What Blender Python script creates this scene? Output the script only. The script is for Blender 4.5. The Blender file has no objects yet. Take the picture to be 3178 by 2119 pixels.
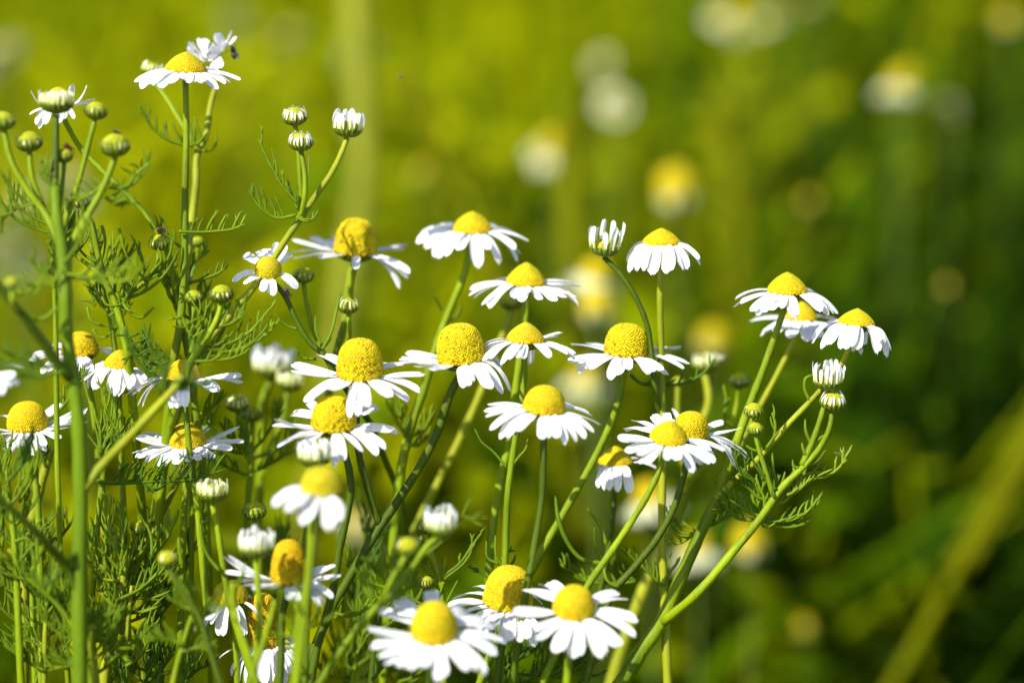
import bpy, math, random
import numpy as np
from mathutils import Vector, Matrix

# ------------------------------------------------------------------ camera, world, sun, exposure
SC = bpy.context.scene
COL = SC.collection
LENS, FOCUS, CAM_H, PITCH = 100.0, 0.575, 0.62, math.radians(15)
CAMLOC = Vector((0, 0, CAM_H))
RT = Vector((1, 0, 0)); UP = Vector((0, math.sin(PITCH), math.cos(PITCH)))
FW = Vector((0, math.cos(PITCH), -math.sin(PITCH)))
WID = FOCUS * 36.0 / LENS            # width of the view at the plane in focus (m)
cam = bpy.data.cameras.new('camera'); camo = bpy.data.objects.new('camera', cam); COL.objects.link(camo)
camo.location = CAMLOC; camo.rotation_euler = (math.pi / 2 - PITCH, 0, 0)
cam.lens = LENS; cam.sensor_width = 36; cam.clip_start = 0.02; cam.clip_end = 500
cam.dof.use_dof = True; cam.dof.focus_distance = FOCUS; cam.dof.aperture_fstop = 6.2
SC.camera = camo

SUN = Vector((-0.50, -0.52, 0.70)).normalized()      # towards the sun: from the left, a little behind the camera
EL = math.asin(SUN.z); AZ = math.atan2(SUN.x, SUN.y)
w = bpy.data.worlds.new('World'); SC.world = w; w.use_nodes = True
nt = w.node_tree
sky = nt.nodes.new('ShaderNodeTexSky'); sky.sky_type = 'NISHITA'; sky.sun_disc = False
sky.sun_elevation = EL; sky.sun_rotation = AZ
bg = nt.nodes['Background']; nt.links.new(sky.outputs[0], bg.inputs[0]); bg.inputs[1].default_value = 0.12
ld = bpy.data.lights.new('sun', 'SUN'); lo = bpy.data.objects.new('sun', ld); COL.objects.link(lo)
ld.energy = 4.2; ld.angle = math.radians(0.53); ld.color = (1.0, 0.95, 0.86)
lo.rotation_euler = (-SUN).to_track_quat('-Z', 'Y').to_euler(); lo.location = (-1, -1, 3)
SC.view_settings.view_transform = 'Standard'; SC.view_settings.look = 'None'
SC.view_settings.exposure = 0.95; SC.view_settings.gamma = 1
SC.render.engine = 'CYCLES'
SC.cycles.use_denoising = True
SC.cycles.max_bounces = 8; SC.cycles.transmission_bounces = 4; SC.cycles.diffuse_bounces = 4
SC.cycles.sample_clamp_indirect = 6
random.seed(7); RNG = np.random.default_rng(11)
U = random.uniform

# ------------------------------------------------------------------ materials
def mat(name, base, rough=0.6, trans=0.0, noise=0.25, nscale=60, spec=0.4, attr=None, bump=0.0, bscale=900, tcol=None, stretch=None, base2=None, spot=None):
    m = bpy.data.materials.new(name); m.use_nodes = True
    t = m.node_tree; n = t.nodes; L = t.links
    p = n['Principled BSDF']; out = n['Material Output']
    p.inputs['Roughness'].default_value = rough
    p.inputs['Specular IOR Level'].default_value = spec
    tc = n.new('ShaderNodeTexCoord')
    src = tc.outputs['Object']
    if stretch:
        mp = n.new('ShaderNodeMapping'); mp.inputs['Scale'].default_value = stretch
        L.new(src, mp.inputs[0]); src = mp.outputs[0]
    nz = n.new('ShaderNodeTexNoise'); nz.inputs['Scale'].default_value = nscale; nz.inputs['Detail'].default_value = 3
    L.new(src, nz.inputs['Vector'])
    hue = n.new('ShaderNodeMix'); hue.data_type = 'RGBA'
    a = [c * (1 - noise) for c in base]; b = [min(1, c * (1 + noise)) for c in (base2 or base)]  # mottled at random between the base and a second colour
    hue.inputs[6].default_value = (*a, 1); hue.inputs[7].default_value = (*b, 1)
    ramp = n.new('ShaderNodeMapRange'); ramp.inputs[1].default_value = 0.3; ramp.inputs[2].default_value = 0.7
    L.new(nz.outputs[0], ramp.inputs[0]); L.new(ramp.outputs[0], hue.inputs[0])
    colr = hue.outputs[2]
    if spot:
        sn = n.new('ShaderNodeTexNoise'); sn.inputs['Scale'].default_value = nscale * 0.7; sn.inputs['Detail'].default_value = 6; sn.inputs['Roughness'].default_value = 0.75
        L.new(src, sn.inputs['Vector'])
        sr = n.new('ShaderNodeMapRange'); sr.inputs[1].default_value = 0.58; sr.inputs[2].default_value = 0.74; sr.inputs[4].default_value = 0.75
        L.new(sn.outputs[0], sr.inputs[0])
        sm = n.new('ShaderNodeMix'); sm.data_type = 'RGBA'; L.new(sr.outputs[0], sm.inputs[0]); L.new(colr, sm.inputs[6]); sm.inputs[7].default_value = (*spot, 1); colr = sm.outputs[2]
    if attr:
        at = n.new('ShaderNodeAttribute'); at.attribute_name = attr
        mu = n.new('ShaderNodeMix'); mu.data_type = 'RGBA'; mu.blend_type = 'MULTIPLY'; mu.inputs[0].default_value = 1
        L.new(at.outputs['Color'], mu.inputs[6]); L.new(colr, mu.inputs[7]); colr = mu.outputs[2]
    L.new(colr, p.inputs['Base Color'])
    if bump:
        bn = n.new('ShaderNodeTexNoise'); bn.inputs['Scale'].default_value = bscale; L.new(src, bn.inputs['Vector'])
        bp = n.new('ShaderNodeBump'); bp.inputs['Strength'].default_value = bump; bp.inputs['Distance'].default_value = 0.0006
        L.new(bn.outputs[0], bp.inputs['Height']); L.new(bp.outputs[0], p.inputs['Normal'])
    if trans:
        tr = n.new('ShaderNodeBsdfTranslucent')
        if tcol: tr.inputs[0].default_value = (*tcol, 1)
        else: L.new(colr, tr.inputs[0])
        mx = n.new('ShaderNodeMixShader'); mx.inputs[0].default_value = trans
        L.new(p.outputs[0], mx.inputs[1]); L.new(tr.outputs[0], mx.inputs[2]); L.new(mx.outputs[0], out.inputs['Surface'])
    return m

M_PETAL = mat('white_petal', (0.78, 0.78, 0.785), 0.55, 0.26, 0.05, 500, 0.2, attr='col', bump=0.35, bscale=1400)
M_CREAM = mat('cream_petal', (0.74, 0.75, 0.47), 0.55, 0.25, 0.06, 500, 0.2, attr='col')
M_DISC = mat('disc_floret', (1, 1, 1), 0.75, 0.0, 0.12, 1200, 0.2, attr='col')
M_CALYX = mat('calyx', (1, 1, 1), 0.5, 0.1, 0.15, 500, 0.35, attr='col')
M_STEM = mat('stem', (0.115, 0.185, 0.002), 0.5, 0.0, 0.25, 130, 0.16, bump=0.35, bscale=1500, spot=(0.13, 0.095, 0.006), stretch=(1, 1, 0.12), base2=(0.175, 0.235, 0.002))
M_STEMY = mat('pale_stem', (0.195, 0.235, 0.004), 0.5, 0.0, 0.22, 110, 0.16, bump=0.3, bscale=1500, spot=(0.13, 0.095, 0.006), stretch=(1, 1, 0.12), base2=(0.25, 0.265, 0.012))
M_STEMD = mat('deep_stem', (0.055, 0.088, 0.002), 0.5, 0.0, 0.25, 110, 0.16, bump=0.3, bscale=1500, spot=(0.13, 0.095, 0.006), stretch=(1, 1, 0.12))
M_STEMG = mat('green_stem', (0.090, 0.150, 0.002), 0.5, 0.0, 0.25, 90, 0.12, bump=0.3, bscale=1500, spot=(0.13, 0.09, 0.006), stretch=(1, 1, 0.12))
M_LEAF = mat('leaf', (0.125, 0.225, 0.004), 0.5, 0.40, 0.35, 120, 0.2, tcol=(0.32, 0.44, 0.002), base2=(0.19, 0.28, 0.006), spot=(0.14, 0.13, 0.012))
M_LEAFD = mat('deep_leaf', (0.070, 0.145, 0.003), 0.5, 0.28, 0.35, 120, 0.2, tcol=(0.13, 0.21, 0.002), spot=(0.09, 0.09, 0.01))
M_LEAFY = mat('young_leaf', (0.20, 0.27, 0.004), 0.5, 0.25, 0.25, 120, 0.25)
M_BUG = mat('insect_shell', (0.035, 0.018, 0.010), 0.35, 0, 0.4, 900, 0.5)
M_SPIDER = mat('spider_skin', (0.16, 0.085, 0.035), 0.6, 0, 0.5, 1500, 0.3)
M_WING = mat('insect_wing', (0.5, 0.5, 0.45), 0.3, 0.5, 0.1, 900, 0.5)
M_WEB = mat('web_thread', (0.5, 0.48, 0.4), 0.4, 0.2, 0.1, 900, 0.5)

# ------------------------------------------------------------------ picture coordinates to points
# zones: regions of the photograph that were measured, (x0, y0, source px per zone px)
ZONES = {'A': (0, 0, 1060 / 2351), 'B': (0, 700, 1060 / 2351), 'C': (0, 1407, 1060 / 2334), 'D': (850, 550, 1060 / 2351),
         'E': (850, 1250, 1060 / 1913), 'G': (1700, 650, 1160 / 2352), 'H': (1700, 1300, 1160 / 2221), 'F': (0, 0, 3178 / 2352)}
FS = 2352 / 3178
def zc(zone, x, y):
    x0, y0, s = ZONES[zone]
    return ((x0 + x * s) * FS, (y0 + y * s) * FS)
def zs(zone): return ZONES[zone][2] * FS
ZOFF = 0.0                                                         # mm added to the depth of everything in the block being built
def kk(z):
    z += ZOFF; return WID / 2352 * (FOCUS + z / 1000) / FOCUS          # metres per px at depth z (mm behind the focus plane)
def PT(x, y, z):
    k = kk(z); d = FOCUS + (z + ZOFF) / 1000
    return CAMLOC + FW * d + RT * ((x - 1176) * k) + UP * ((784 - y) * k)

# ------------------------------------------------------------------ mesh helpers
class MB:
    def __init__(s): s.v = []; s.f = []; s.c = []; s.col = (1, 1, 1)
    def vert(s, p, c=None):
        s.v.append(Vector(p)); s.c.append(c or s.col); return len(s.v) - 1
    def tube(s, pts, rads, n=8, ridge=0.0, col=None, cap=True, flat=1.0):
        pts = [Vector(p) for p in pts]; N = len(pts)
        t0 = (pts[1] - pts[0]).normalized()
        ref = Vector((0.3, 0.5, 0.81)) if abs(t0.dot(Vector((0.3, 0.5, 0.81)))) < 0.9 else Vector((1, 0, 0))
        nrm = t0.cross(ref).normalized(); prev = t0; rings = []
        for i, p in enumerate(pts):
            t = (pts[min(i + 1, N - 1)] - pts[max(i - 1, 0)])
            t = t.normalized() if t.length > 1e-9 else prev
            q = prev.rotation_difference(t); nrm = (q @ nrm); nrm = (nrm - t * nrm.dot(t)).normalized(); prev = t
            b = t.cross(nrm); ring = []
            for j in range(n):
                a = 2 * math.pi * j / n; r = rads[i] * (1 + (ridge if j % 2 else -ridge))
                ring.append(s.vert(p + nrm * (math.cos(a) * r) + b * (math.sin(a) * r * flat), col))
            rings.append(ring)
        for A, B in zip(rings, rings[1:]):
            for j in range(n): s.f.append((A[j], A[(j + 1) % n], B[(j + 1) % n], B[j]))
        if cap:
            s.f.append(tuple(reversed(rings[0]))); s.f.append(tuple(rings[-1]))
    def ell(s, c, axes, nu=8, nv=6, col=None):
        c = Vector(c); rings = []
        for i in range(1, nv):
            th = math.pi * i / nv; ring = []
            for j in range(nu):
                ph = 2 * math.pi * j / nu
                ring.append(s.vert(c + axes[0] * (math.sin(th) * math.cos(ph)) + axes[1] * (math.sin(th) * math.sin(ph)) + axes[2] * math.cos(th), col))
            rings.append(ring)
        top = s.vert(c + axes[2], col); bot = s.vert(c - axes[2], col)
        for A, B in zip(rings, rings[1:]):
            for j in range(nu): s.f.append((A[j], B[j], B[(j + 1) % nu], A[(j + 1) % nu]))
        for j in range(nu):
            s.f.append((top, rings[0][j], rings[0][(j + 1) % nu])); s.f.append((bot, rings[-1][(j + 1) % nu], rings[-1][j]))

WORLD = {}
def link(o, parent, origin):
    COL.objects.link(o)
    WORLD[o.name] = Vector(origin)
    if parent: o.parent = parent; o.location = Vector(origin) - WORLD[parent.name]
    else: o.location = origin
    return o
def build(name, mb, m, parent=None, origin=None, smooth=True):
    origin = Vector(origin) if origin is not None else mb.v[0].copy()
    me = bpy.data.meshes.new(name)
    me.from_pydata([v - origin for v in mb.v], [], mb.f)
    ca = me.color_attributes.new('col', 'FLOAT_COLOR', 'POINT')
    ca.data.foreach_set('color', [x for c in mb.c for x in (*c, 1.0)])
    me.materials.append(m)
    if smooth: me.polygons.foreach_set('use_smooth', [True] * len(me.polygons))
    me.update()
    return link(bpy.data.objects.new(name, me), parent, origin)
def empty(name, parent, origin):
    o = bpy.data.objects.new(name, None); o.empty_display_size = 0.005
    return link(o, parent, origin)
def tag(o, label=None, cat=None, group=None, kind=None):
    if label: o['label'] = label
    if cat: o['category'] = cat
    if group: o['group'] = group
    if kind: o['kind'] = kind
    return o
def catmull(P, R, step=4):
    """smooth curve through the points, tangents weighted by the spacing so that uneven points do not overshoot"""
    n = len(P)
    D = [max(1e-7, (b - c).length) for b, c in zip(P[1:], P)]
    S = [(P[i + 1] - P[i]) / D[i] for i in range(n - 1)]
    T = [S[0]] + [(S[i] * D[i - 1] + S[i - 1] * D[i]) / (D[i - 1] + D[i]) for i in range(1, n - 1)] + [S[-1]]
    out, rr = [], []
    for i in range(n - 1):
        for s in range(step):
            t = s / step; t2 = t * t; t3 = t2 * t
            out.append(P[i] * (2 * t3 - 3 * t2 + 1) + T[i] * (D[i] * (t3 - 2 * t2 + t)) + P[i + 1] * (3 * t2 - 2 * t3) + T[i + 1] * (D[i] * (t3 - t2)))
            rr.append(R[i] + (R[i + 1] - R[i]) * t)
    out.append(P[-1]); rr.append(R[-1])
    return out, rr

# ------------------------------------------------------------------ plant pieces
def stem(parent, pts, r0, r1, m=None, down=False, name='stem', start=None):
    """pts: (x, y, z) from the head downwards, full-picture px and mm; r in px. down: carry on to the ground."""
    z = pts[0][2]; P = []
    for q in pts:
        if len(q) > 2: z = q[2]
        P.append(PT(q[0], q[1], z))
    n0 = len(P)
    if start is not None: P[0] = Vector(start)
    k = kk(pts[0][2])
    R = [(r0 + (r1 - r0) * i / max(1, n0 - 1)) * k for i in range(n0)]
    if down:
        e = P[-1]; d = (P[-1] - P[-2]).normalized()
        m1 = e + d * 0.03; P.append(e + d * 0.012); R.append(R[-1]); g = Vector((m1.x + d.x * 0.06, m1.y + 0.02 + d.y * 0.05, 0.0))
        for t in (0.2, 0.6, 1.0):
            q = m1.lerp(g, t) + Vector((U(-.004, .004), U(-.004, .004), 0)); q.z = max(0.0, m1.z + (g.z - m1.z) * t)
            P.append(q); R.append(R[-1] * 1.06)
    p, r = catmull(P, R, 5)
    mb = MB(); mb.tube(p, [q_ * (1 + .05 * math.sin(i_ * 1.7 + r0)) for i_, q_ in enumerate(r)], 16, 0.085)
    return build(name, mb, m or M_STEM, parent, P[-1])

def leaf(parent, zone, pts, z, n=5, sl=42, r=3.4, m=None, up=0.5, dz=0, fork=0.45, sub=True):
    """feathery leaf: a curved rachis with thread-like segments on both sides."""
    k = kk(z); r *= 1.28 if n else 1.12; n = int(n * 1.25 + .5) if n > 3 else n
    P = [PT(*zc(zone, x, y), z + dz * i / (len(pts) - 1)) for i, (x, y) in enumerate(pts)]
    ph = U(0, 6.28)
    for i in range(1, len(P)): P[i] += FW * (math.sin(ph + i) * 3 * k)
    R = [r * 1.25 * k] + [r * k] * (len(P) - 2) + [r * 0.62 * k]
    p, rr = catmull(P, R, 5)
    rr[-1] *= 0.45
    mb = MB(); mb.tube(p, rr, 6, 0, flat=0.75)
    N = len(p)
    tot = sum((a - b).length for a, b in zip(p, p[1:]))
    if n:
        chord = (p[-1] - p[0]).normalized()
        pl = (FW + RT * U(-.5, .5) + UP * U(-.6, .2)).normalized()
        for i in range(n):
            s = 0.22 + 0.74 * (i + U(-.2, .2)) / max(1, n - 0.5); s = min(0.97, max(0.1, s))
            j = min(N - 2, int(s * (N - 1))); b = p[j]; t = (p[j + 1] - p[j]).normalized()
            side = t.cross(pl).normalized() * (1 if i % 2 else -1)
            side = (side + pl * U(-.5, .5)).normalized()
            dd = (t * U(.45, .8) + side * U(.5, .9)).normalized()
            dd = (dd * (1 - up) + UP * up + t * 0.1).normalized()
            ln = sl * k * U(.65, 1.15) * (0.75 + 0.5 * math.sin(math.pi * min(1, s * 0.95)))
            bend = (t * U(.1, .5) + UP * U(.05, .35) - side * U(-.1, .3))
            q = [b, b + dd * ln * 0.35, b + (dd + bend * 0.25).normalized() * ln * 0.7, b + (dd + bend * 0.6).normalized() * ln]
            rs = r * U(.72, .95) * k
            qq, qr = catmull(q, [rs, rs, rs * 0.9, rs * 0.42], 3); qr[-1] *= 0.5
            mb.tube(qq, qr, 5, 0, flat=0.75)
            if sub and random.random() < fork:
                for _ in range(random.choice((1, 1, 2))):
                    j2 = random.choice((2, 3, 4, 5)); b2 = qq[j2]
                    d2 = (dd + Vector((U(-.7, .7), U(-.7, .7), U(-.2, .6)))).normalized(); l2 = ln * U(.3, .5)
                    q2, r2 = catmull([b2, b2 + d2 * l2 * .5, b2 + (d2 + dd * .4).normalized() * l2], [rs * .9, rs * .85, rs * .35], 2)
                    mb.tube(q2, r2, 5, 0, flat=0.75)
    return build('leaf', mb, m or M_LEAF, parent, P[0])

def axis(roll, p):
    ro, pp = math.radians(roll), math.radians(p)
    a = (RT * (math.sin(ro) * math.cos(pp)) + UP * (math.cos(ro) * math.cos(pp)) - FW * math.sin(pp)).normalized()
    e1 = (RT - a * RT.dot(a)).normalized(); e2 = a.cross(e1)
    return a, e1, e2

def disc_mesh(b, a, e1, e2, rd, H, q=1.0, N=300, lo=(0.58, 0.41, 0.001), hi=(0.56, 0.46, 0.002), openf=0.55, green=None, core=(0.45, 0.28, 0.004), cone=0.0):
    mb = MB(); N = int(N * 1.75)
    T = [i / 60 * math.pi / 2 for i in range(61)]
    prof = [(rd * max(0.0, math.cos(t)) ** q, H * ((1 - cone) * math.sin(t) ** q + cone * (1 - math.cos(t)))) for t in T]
    rings = []
    full = [(rd * 0.80, -rd * 0.12), (rd * 0.93, -rd * 0.05)] + prof[0:60:6]
    for (r, h) in full:
        rings.append([mb.vert(b + a * h + e1 * (math.cos(6.2832 * j / 20) * r) + e2 * (math.sin(6.2832 * j / 20) * r), core) for j in range(20)])
    top = mb.vert(b + a * H, core)
    for A, B in zip(rings, rings[1:]):
        for j in range(20): mb.f.append((A[j], A[(j + 1) % 20], B[(j + 1) % 20], B[j]))
    for j in range(20): mb.f.append((rings[-1][j], rings[-1][(j + 1) % 20], top))
    cum = [0.0]
    for (r1, h1), (r2, h2) in zip(prof, prof[1:]): cum.append(cum[-1] + math.hypot(r2 - r1, h2 - h1) * (r1 + r2) * math.pi)
    tot = cum[-1]; s0 = math.sqrt(tot / N / math.pi) * 1.10; j = 0
    for i in range(N):
        f = (i + 0.5) / N; A = f * tot
        while cum[j + 1] < A: j += 1
        tt = (A - cum[j]) / (cum[j + 1] - cum[j])
        r = prof[j][0] + (prof[j + 1][0] - prof[j][0]) * tt; h = prof[j][1] + (prof[j + 1][1] - prof[j][1]) * tt
        dr, dh = prof[j + 1][0] - prof[j][0], prof[j + 1][1] - prof[j][1]
        ph = i * 2.399963; g = e1 * math.cos(ph) + e2 * math.sin(ph)
        n = (g * dh - a * dr).normalized(); tn = (g * dr + a * dh).normalized(); bt = n.cross(tn)
        jz = U(-.12, .12); op = max(0.0, min(1, (1 - f / openf) * 1.2 + jz * 2)) if openf else 0
        s = s0 * (1.0 + 0.12 * op) * (0.80 + 0.2 * (1 - f)) * U(.9, 1.1)
        hh = s * (0.50 + 0.66 * op * U(.6, 1.2))
        mixc = min(1, f / 0.75)
        c = [lo[q_] + (hi[q_] - lo[q_]) * mixc for q_ in range(3)]
        if green and f > 0.55:
            gg = min(1, (f - 0.55) / 0.35); c = [c[q_] + (green[q_] - c[q_]) * gg for q_ in range(3)]
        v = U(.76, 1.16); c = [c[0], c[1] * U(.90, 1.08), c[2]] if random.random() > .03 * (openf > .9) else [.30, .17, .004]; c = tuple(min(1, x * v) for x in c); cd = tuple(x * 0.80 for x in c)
        o = b + a * h + g * r + n * (-0.1 * s) + tn * U(-.22, .22) * s + bt * U(-.22, .22) * s
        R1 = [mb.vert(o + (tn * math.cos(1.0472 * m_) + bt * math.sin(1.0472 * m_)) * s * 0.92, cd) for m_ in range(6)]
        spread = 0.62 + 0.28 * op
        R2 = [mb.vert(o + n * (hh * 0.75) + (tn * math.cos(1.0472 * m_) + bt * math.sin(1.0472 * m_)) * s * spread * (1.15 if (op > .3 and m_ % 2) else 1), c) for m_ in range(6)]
        tp = mb.vert(o + n * hh * (1.0 - 0.35 * (op > .3)), c)
        for m_ in range(6):
            mb.f.append((R1[m_], R1[(m_ + 1) % 6], R2[(m_ + 1) % 6], R2[m_])); mb.f.append((R2[m_], R2[(m_ + 1) % 6], tp))
    return mb

def petal_mesh(P0, P1, P2, nrm, wd, tooth=0.05, tw=0.0, base=0.38, curl=0.0, cup=0.0, nl=11, nw=9, c0=None, dirt=False):
    mb = MB(); tipc = (.62, .5, .3) if dirt else None; L = (P2 - P0).length
    th = [U(.4, 1.2) * tooth for _ in range(3)]; sk = U(-.05, .05)
    wob = U(0, 6.28); wa = U(.01, .05)
    rows = []
    for i in range(nl + 1):
        u = i / nl; row = []
        for j in range(nw):
            v = -1 + 2 * j / (nw - 1)
            end = 1 - 0.30 * (wd / L) * abs(v) ** 2.6 + sk * v
            notch = th[0] * (math.cos(v * math.pi * 1.5 + sk * 8) ** 2 - 0.6)
            uu = u * (end + notch * (u ** 3)) if u > 0 else 0
            c = P0 * (1 - uu) ** 2 + P1 * (2 * uu * (1 - uu)) + P2 * uu ** 2
            t = ((P1 - P0) * (1 - uu) + (P2 - P1) * uu).normalized()
            ss = t.cross(nrm).normalized(); nn = ss.cross(t)
            an = tw * uu; ss2 = ss * math.cos(an) + nn * math.sin(an); nn2 = nn * math.cos(an) - ss * math.sin(an)
            x = min(1, uu / 0.45); prof = base + (1 - base) * x * x * (3 - 2 * x)
            if uu > 0.72: prof *= 1 - 0.30 * ((uu - 0.72) / 0.28) ** 2.2
            gro = 0.07 * wd * math.cos(v * math.pi * 2.2) * (0.4 + 0.6 * math.sin(math.pi * min(1, uu * .95)))
            up_ = gro + cup * wd * v * v + curl * L * max(0, uu - 0.5) ** 2 + wa * wd * math.sin(wob + uu * 6 + v * 1.5)
            cc = tuple(c0[q_] + (1 - c0[q_]) * min(1, uu * 1.5) for q_ in range(3)) if c0 else (1, 1, 1)
            if tipc and uu > .86: cc = tuple(1 + (tipc[q_] - 1) * (uu - .86) / .14 for q_ in range(3))
            row.append(mb.vert(c + ss2 * (v * wd * 0.5 * prof) + nn2 * up_, cc))
        rows.append(row)
    for A, B in zip(rows, rows[1:]):
        for j in range(nw - 1): mb.f.append((A[j], A[j + 1], B[j + 1], B[j]))
    return mb

GR1, GR2 = (0.085, 0.145, 0.003), (0.26, 0.30, 0.03)
def calyx_mesh(b, a, e1, e2, rd, depth, cup=1.0, bract=16, hi=0.0, tint=1.0):
    """green cup of overlapping bracts under a head; hi: how far bracts climb above the rim"""
    mb = MB(); rings = []
    c1 = tuple(x * tint for x in GR1); c2 = tuple(min(1, x * tint) for x in GR2)
    for i in range(7):
        t = i / 6; h = -depth * (1 - t); r = rd * (0.14 + 0.86 * math.sin(t * math.pi / 2) ** (0.75 * cup))
        rings.append([mb.vert(b + a * h + (e1 * math.cos(6.2832 * j / 20) + e2 * math.sin(6.2832 * j / 20)) * r, c1) for j in range(20)])
    for A, B in zip(rings, rings[1:]):
        for j in range(20): mb.f.append((A[j], A[(j + 1) % 20], B[(j + 1) % 20], B[j]))
    mb.f.append(tuple(rings[0]))
    for i in range(bract):
        ph = 6.2832 * (i + U(-.15, .15)) / bract; g = e1 * math.cos(ph) + e2 * math.sin(ph); s = a.cross(g)
        wd = rd * 3.2 / bract; pr = []
        for t in (0.15, 0.4, 0.65, 0.9, 1.0 + hi * 0.5, 1.0 + hi):
            tt = min(t, 1); h = -depth * (1 - tt); r = rd * (0.14 + 0.86 * math.sin(tt * math.pi / 2) ** (0.75 * cup)) * 1.045
            if t > 1: e = t - 1; h = rd * e * 0.95; r = rd * (1.04 - 0.55 * e * e)
            ww = wd * (0.35 + 0.65 * math.sin(math.pi * min(1, .15 + .85 * t / (1 + hi)))) * (0.45 if t == 1.0 + hi else 1)
            o = b + a * h + g * r
            pr.append((mb.vert(o - s * ww * .5, c2), mb.vert(o + g * rd * 0.05, c1), mb.vert(o + s * ww * .5, c2)))
        for A, B in zip(pr, pr[1:]):
            mb.f.append((A[0], A[1], B[1], B[0])); mb.f.append((A[1], A[2], B[2], B[1]))
    return mb

def flower_head(parent, zone, box, z, p, roll, tips, lc=None, pw=29, q=1.0, N=320, lo=None, hi=None, openf=0.5, tooth=0.05, green=None, lift=0.05, label=None, cone=0.0):
    xl, xr, yt, yb = box; s = zs(zone)
    (x0, y0), (x1, y1) = zc(zone, xl, yt), zc(zone, xr, yb)
    wpx = x1 - x0; pr, rr = math.radians(p), math.radians(roll)
    by = y1 - wpx / 2 * math.sin(pr); Hpx = (by - y0) / math.cos(pr)
    bx = (x0 + x1) / 2 - math.sin(rr) * Hpx * 0.5
    k = kk(z); b = PT(bx, by, z); a, e1, e2 = axis(roll, p); rd = wpx / 2 * k * 0.97; H = Hpx * k * 0.97
    head = empty('flower_head', parent, b)
    if label: head['label'] = label
    kw = {}
    if lo: kw['lo'] = lo
    if hi: kw['hi'] = hi
    build('disc', disc_mesh(b, a, e1, e2, rd, H, q, N, openf=openf, green=green, cone=cone, **kw), M_DISC, head, b)
    build('calyx', calyx_mesh(b - a * rd * 0.12, a, e1, e2, rd * 0.86, rd * 0.42), M_CALYX, head, b - a * rd * 0.5)
    T = []
    for t in tips:
        x, y = zc(zone, t[0], t[1]); T.append((x - bx, y - by, 1 if len(t) > 2 else -1))
    md = max(math.hypot(t[0], t[1]) for t in T)
    LC = (lc or max(md * 1.0, wpx * 1.25)) * k
    for dx, dy, sg in T:
        vx, vy = dx * k, -dy * k; L2 = LC * U(.94, 1.03)
        if sg < 0 and abs(dy) < 0.12 * md and abs(dx) < 0.6 * md: L2 = max(L2, LC)
        dep = math.sqrt(max(0.0, L2 * L2 - vx * vx - vy * vy)) * sg
        dep = max(-LC * 0.92, min(LC * 0.92, dep))
        v = RT * vx + UP * vy + FW * dep
        g = v - a * v.dot(a)
        if g.length < rd * 0.5: g = g + e1 * 1e-4
        g.normalize()
        P0 = b + g * rd * 0.80 - a * rd * 0.06
        P2 = b + v; ln = (P2 - P0).length
        P1 = P0 + g * ln * U(.40, .52) + a * ln * (lift + U(-.03, .05))
        wd = pw * k * U(.64, 1.0)
        build('petal', petal_mesh(P0, P1, P2, a, wd, tooth, U(-.55, .55), curl=U(-.10, .04), cup=U(-.09, .12), dirt=random.random() < .06), M_PETAL, head, P0)
    return b - a * rd * 0.5

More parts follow.
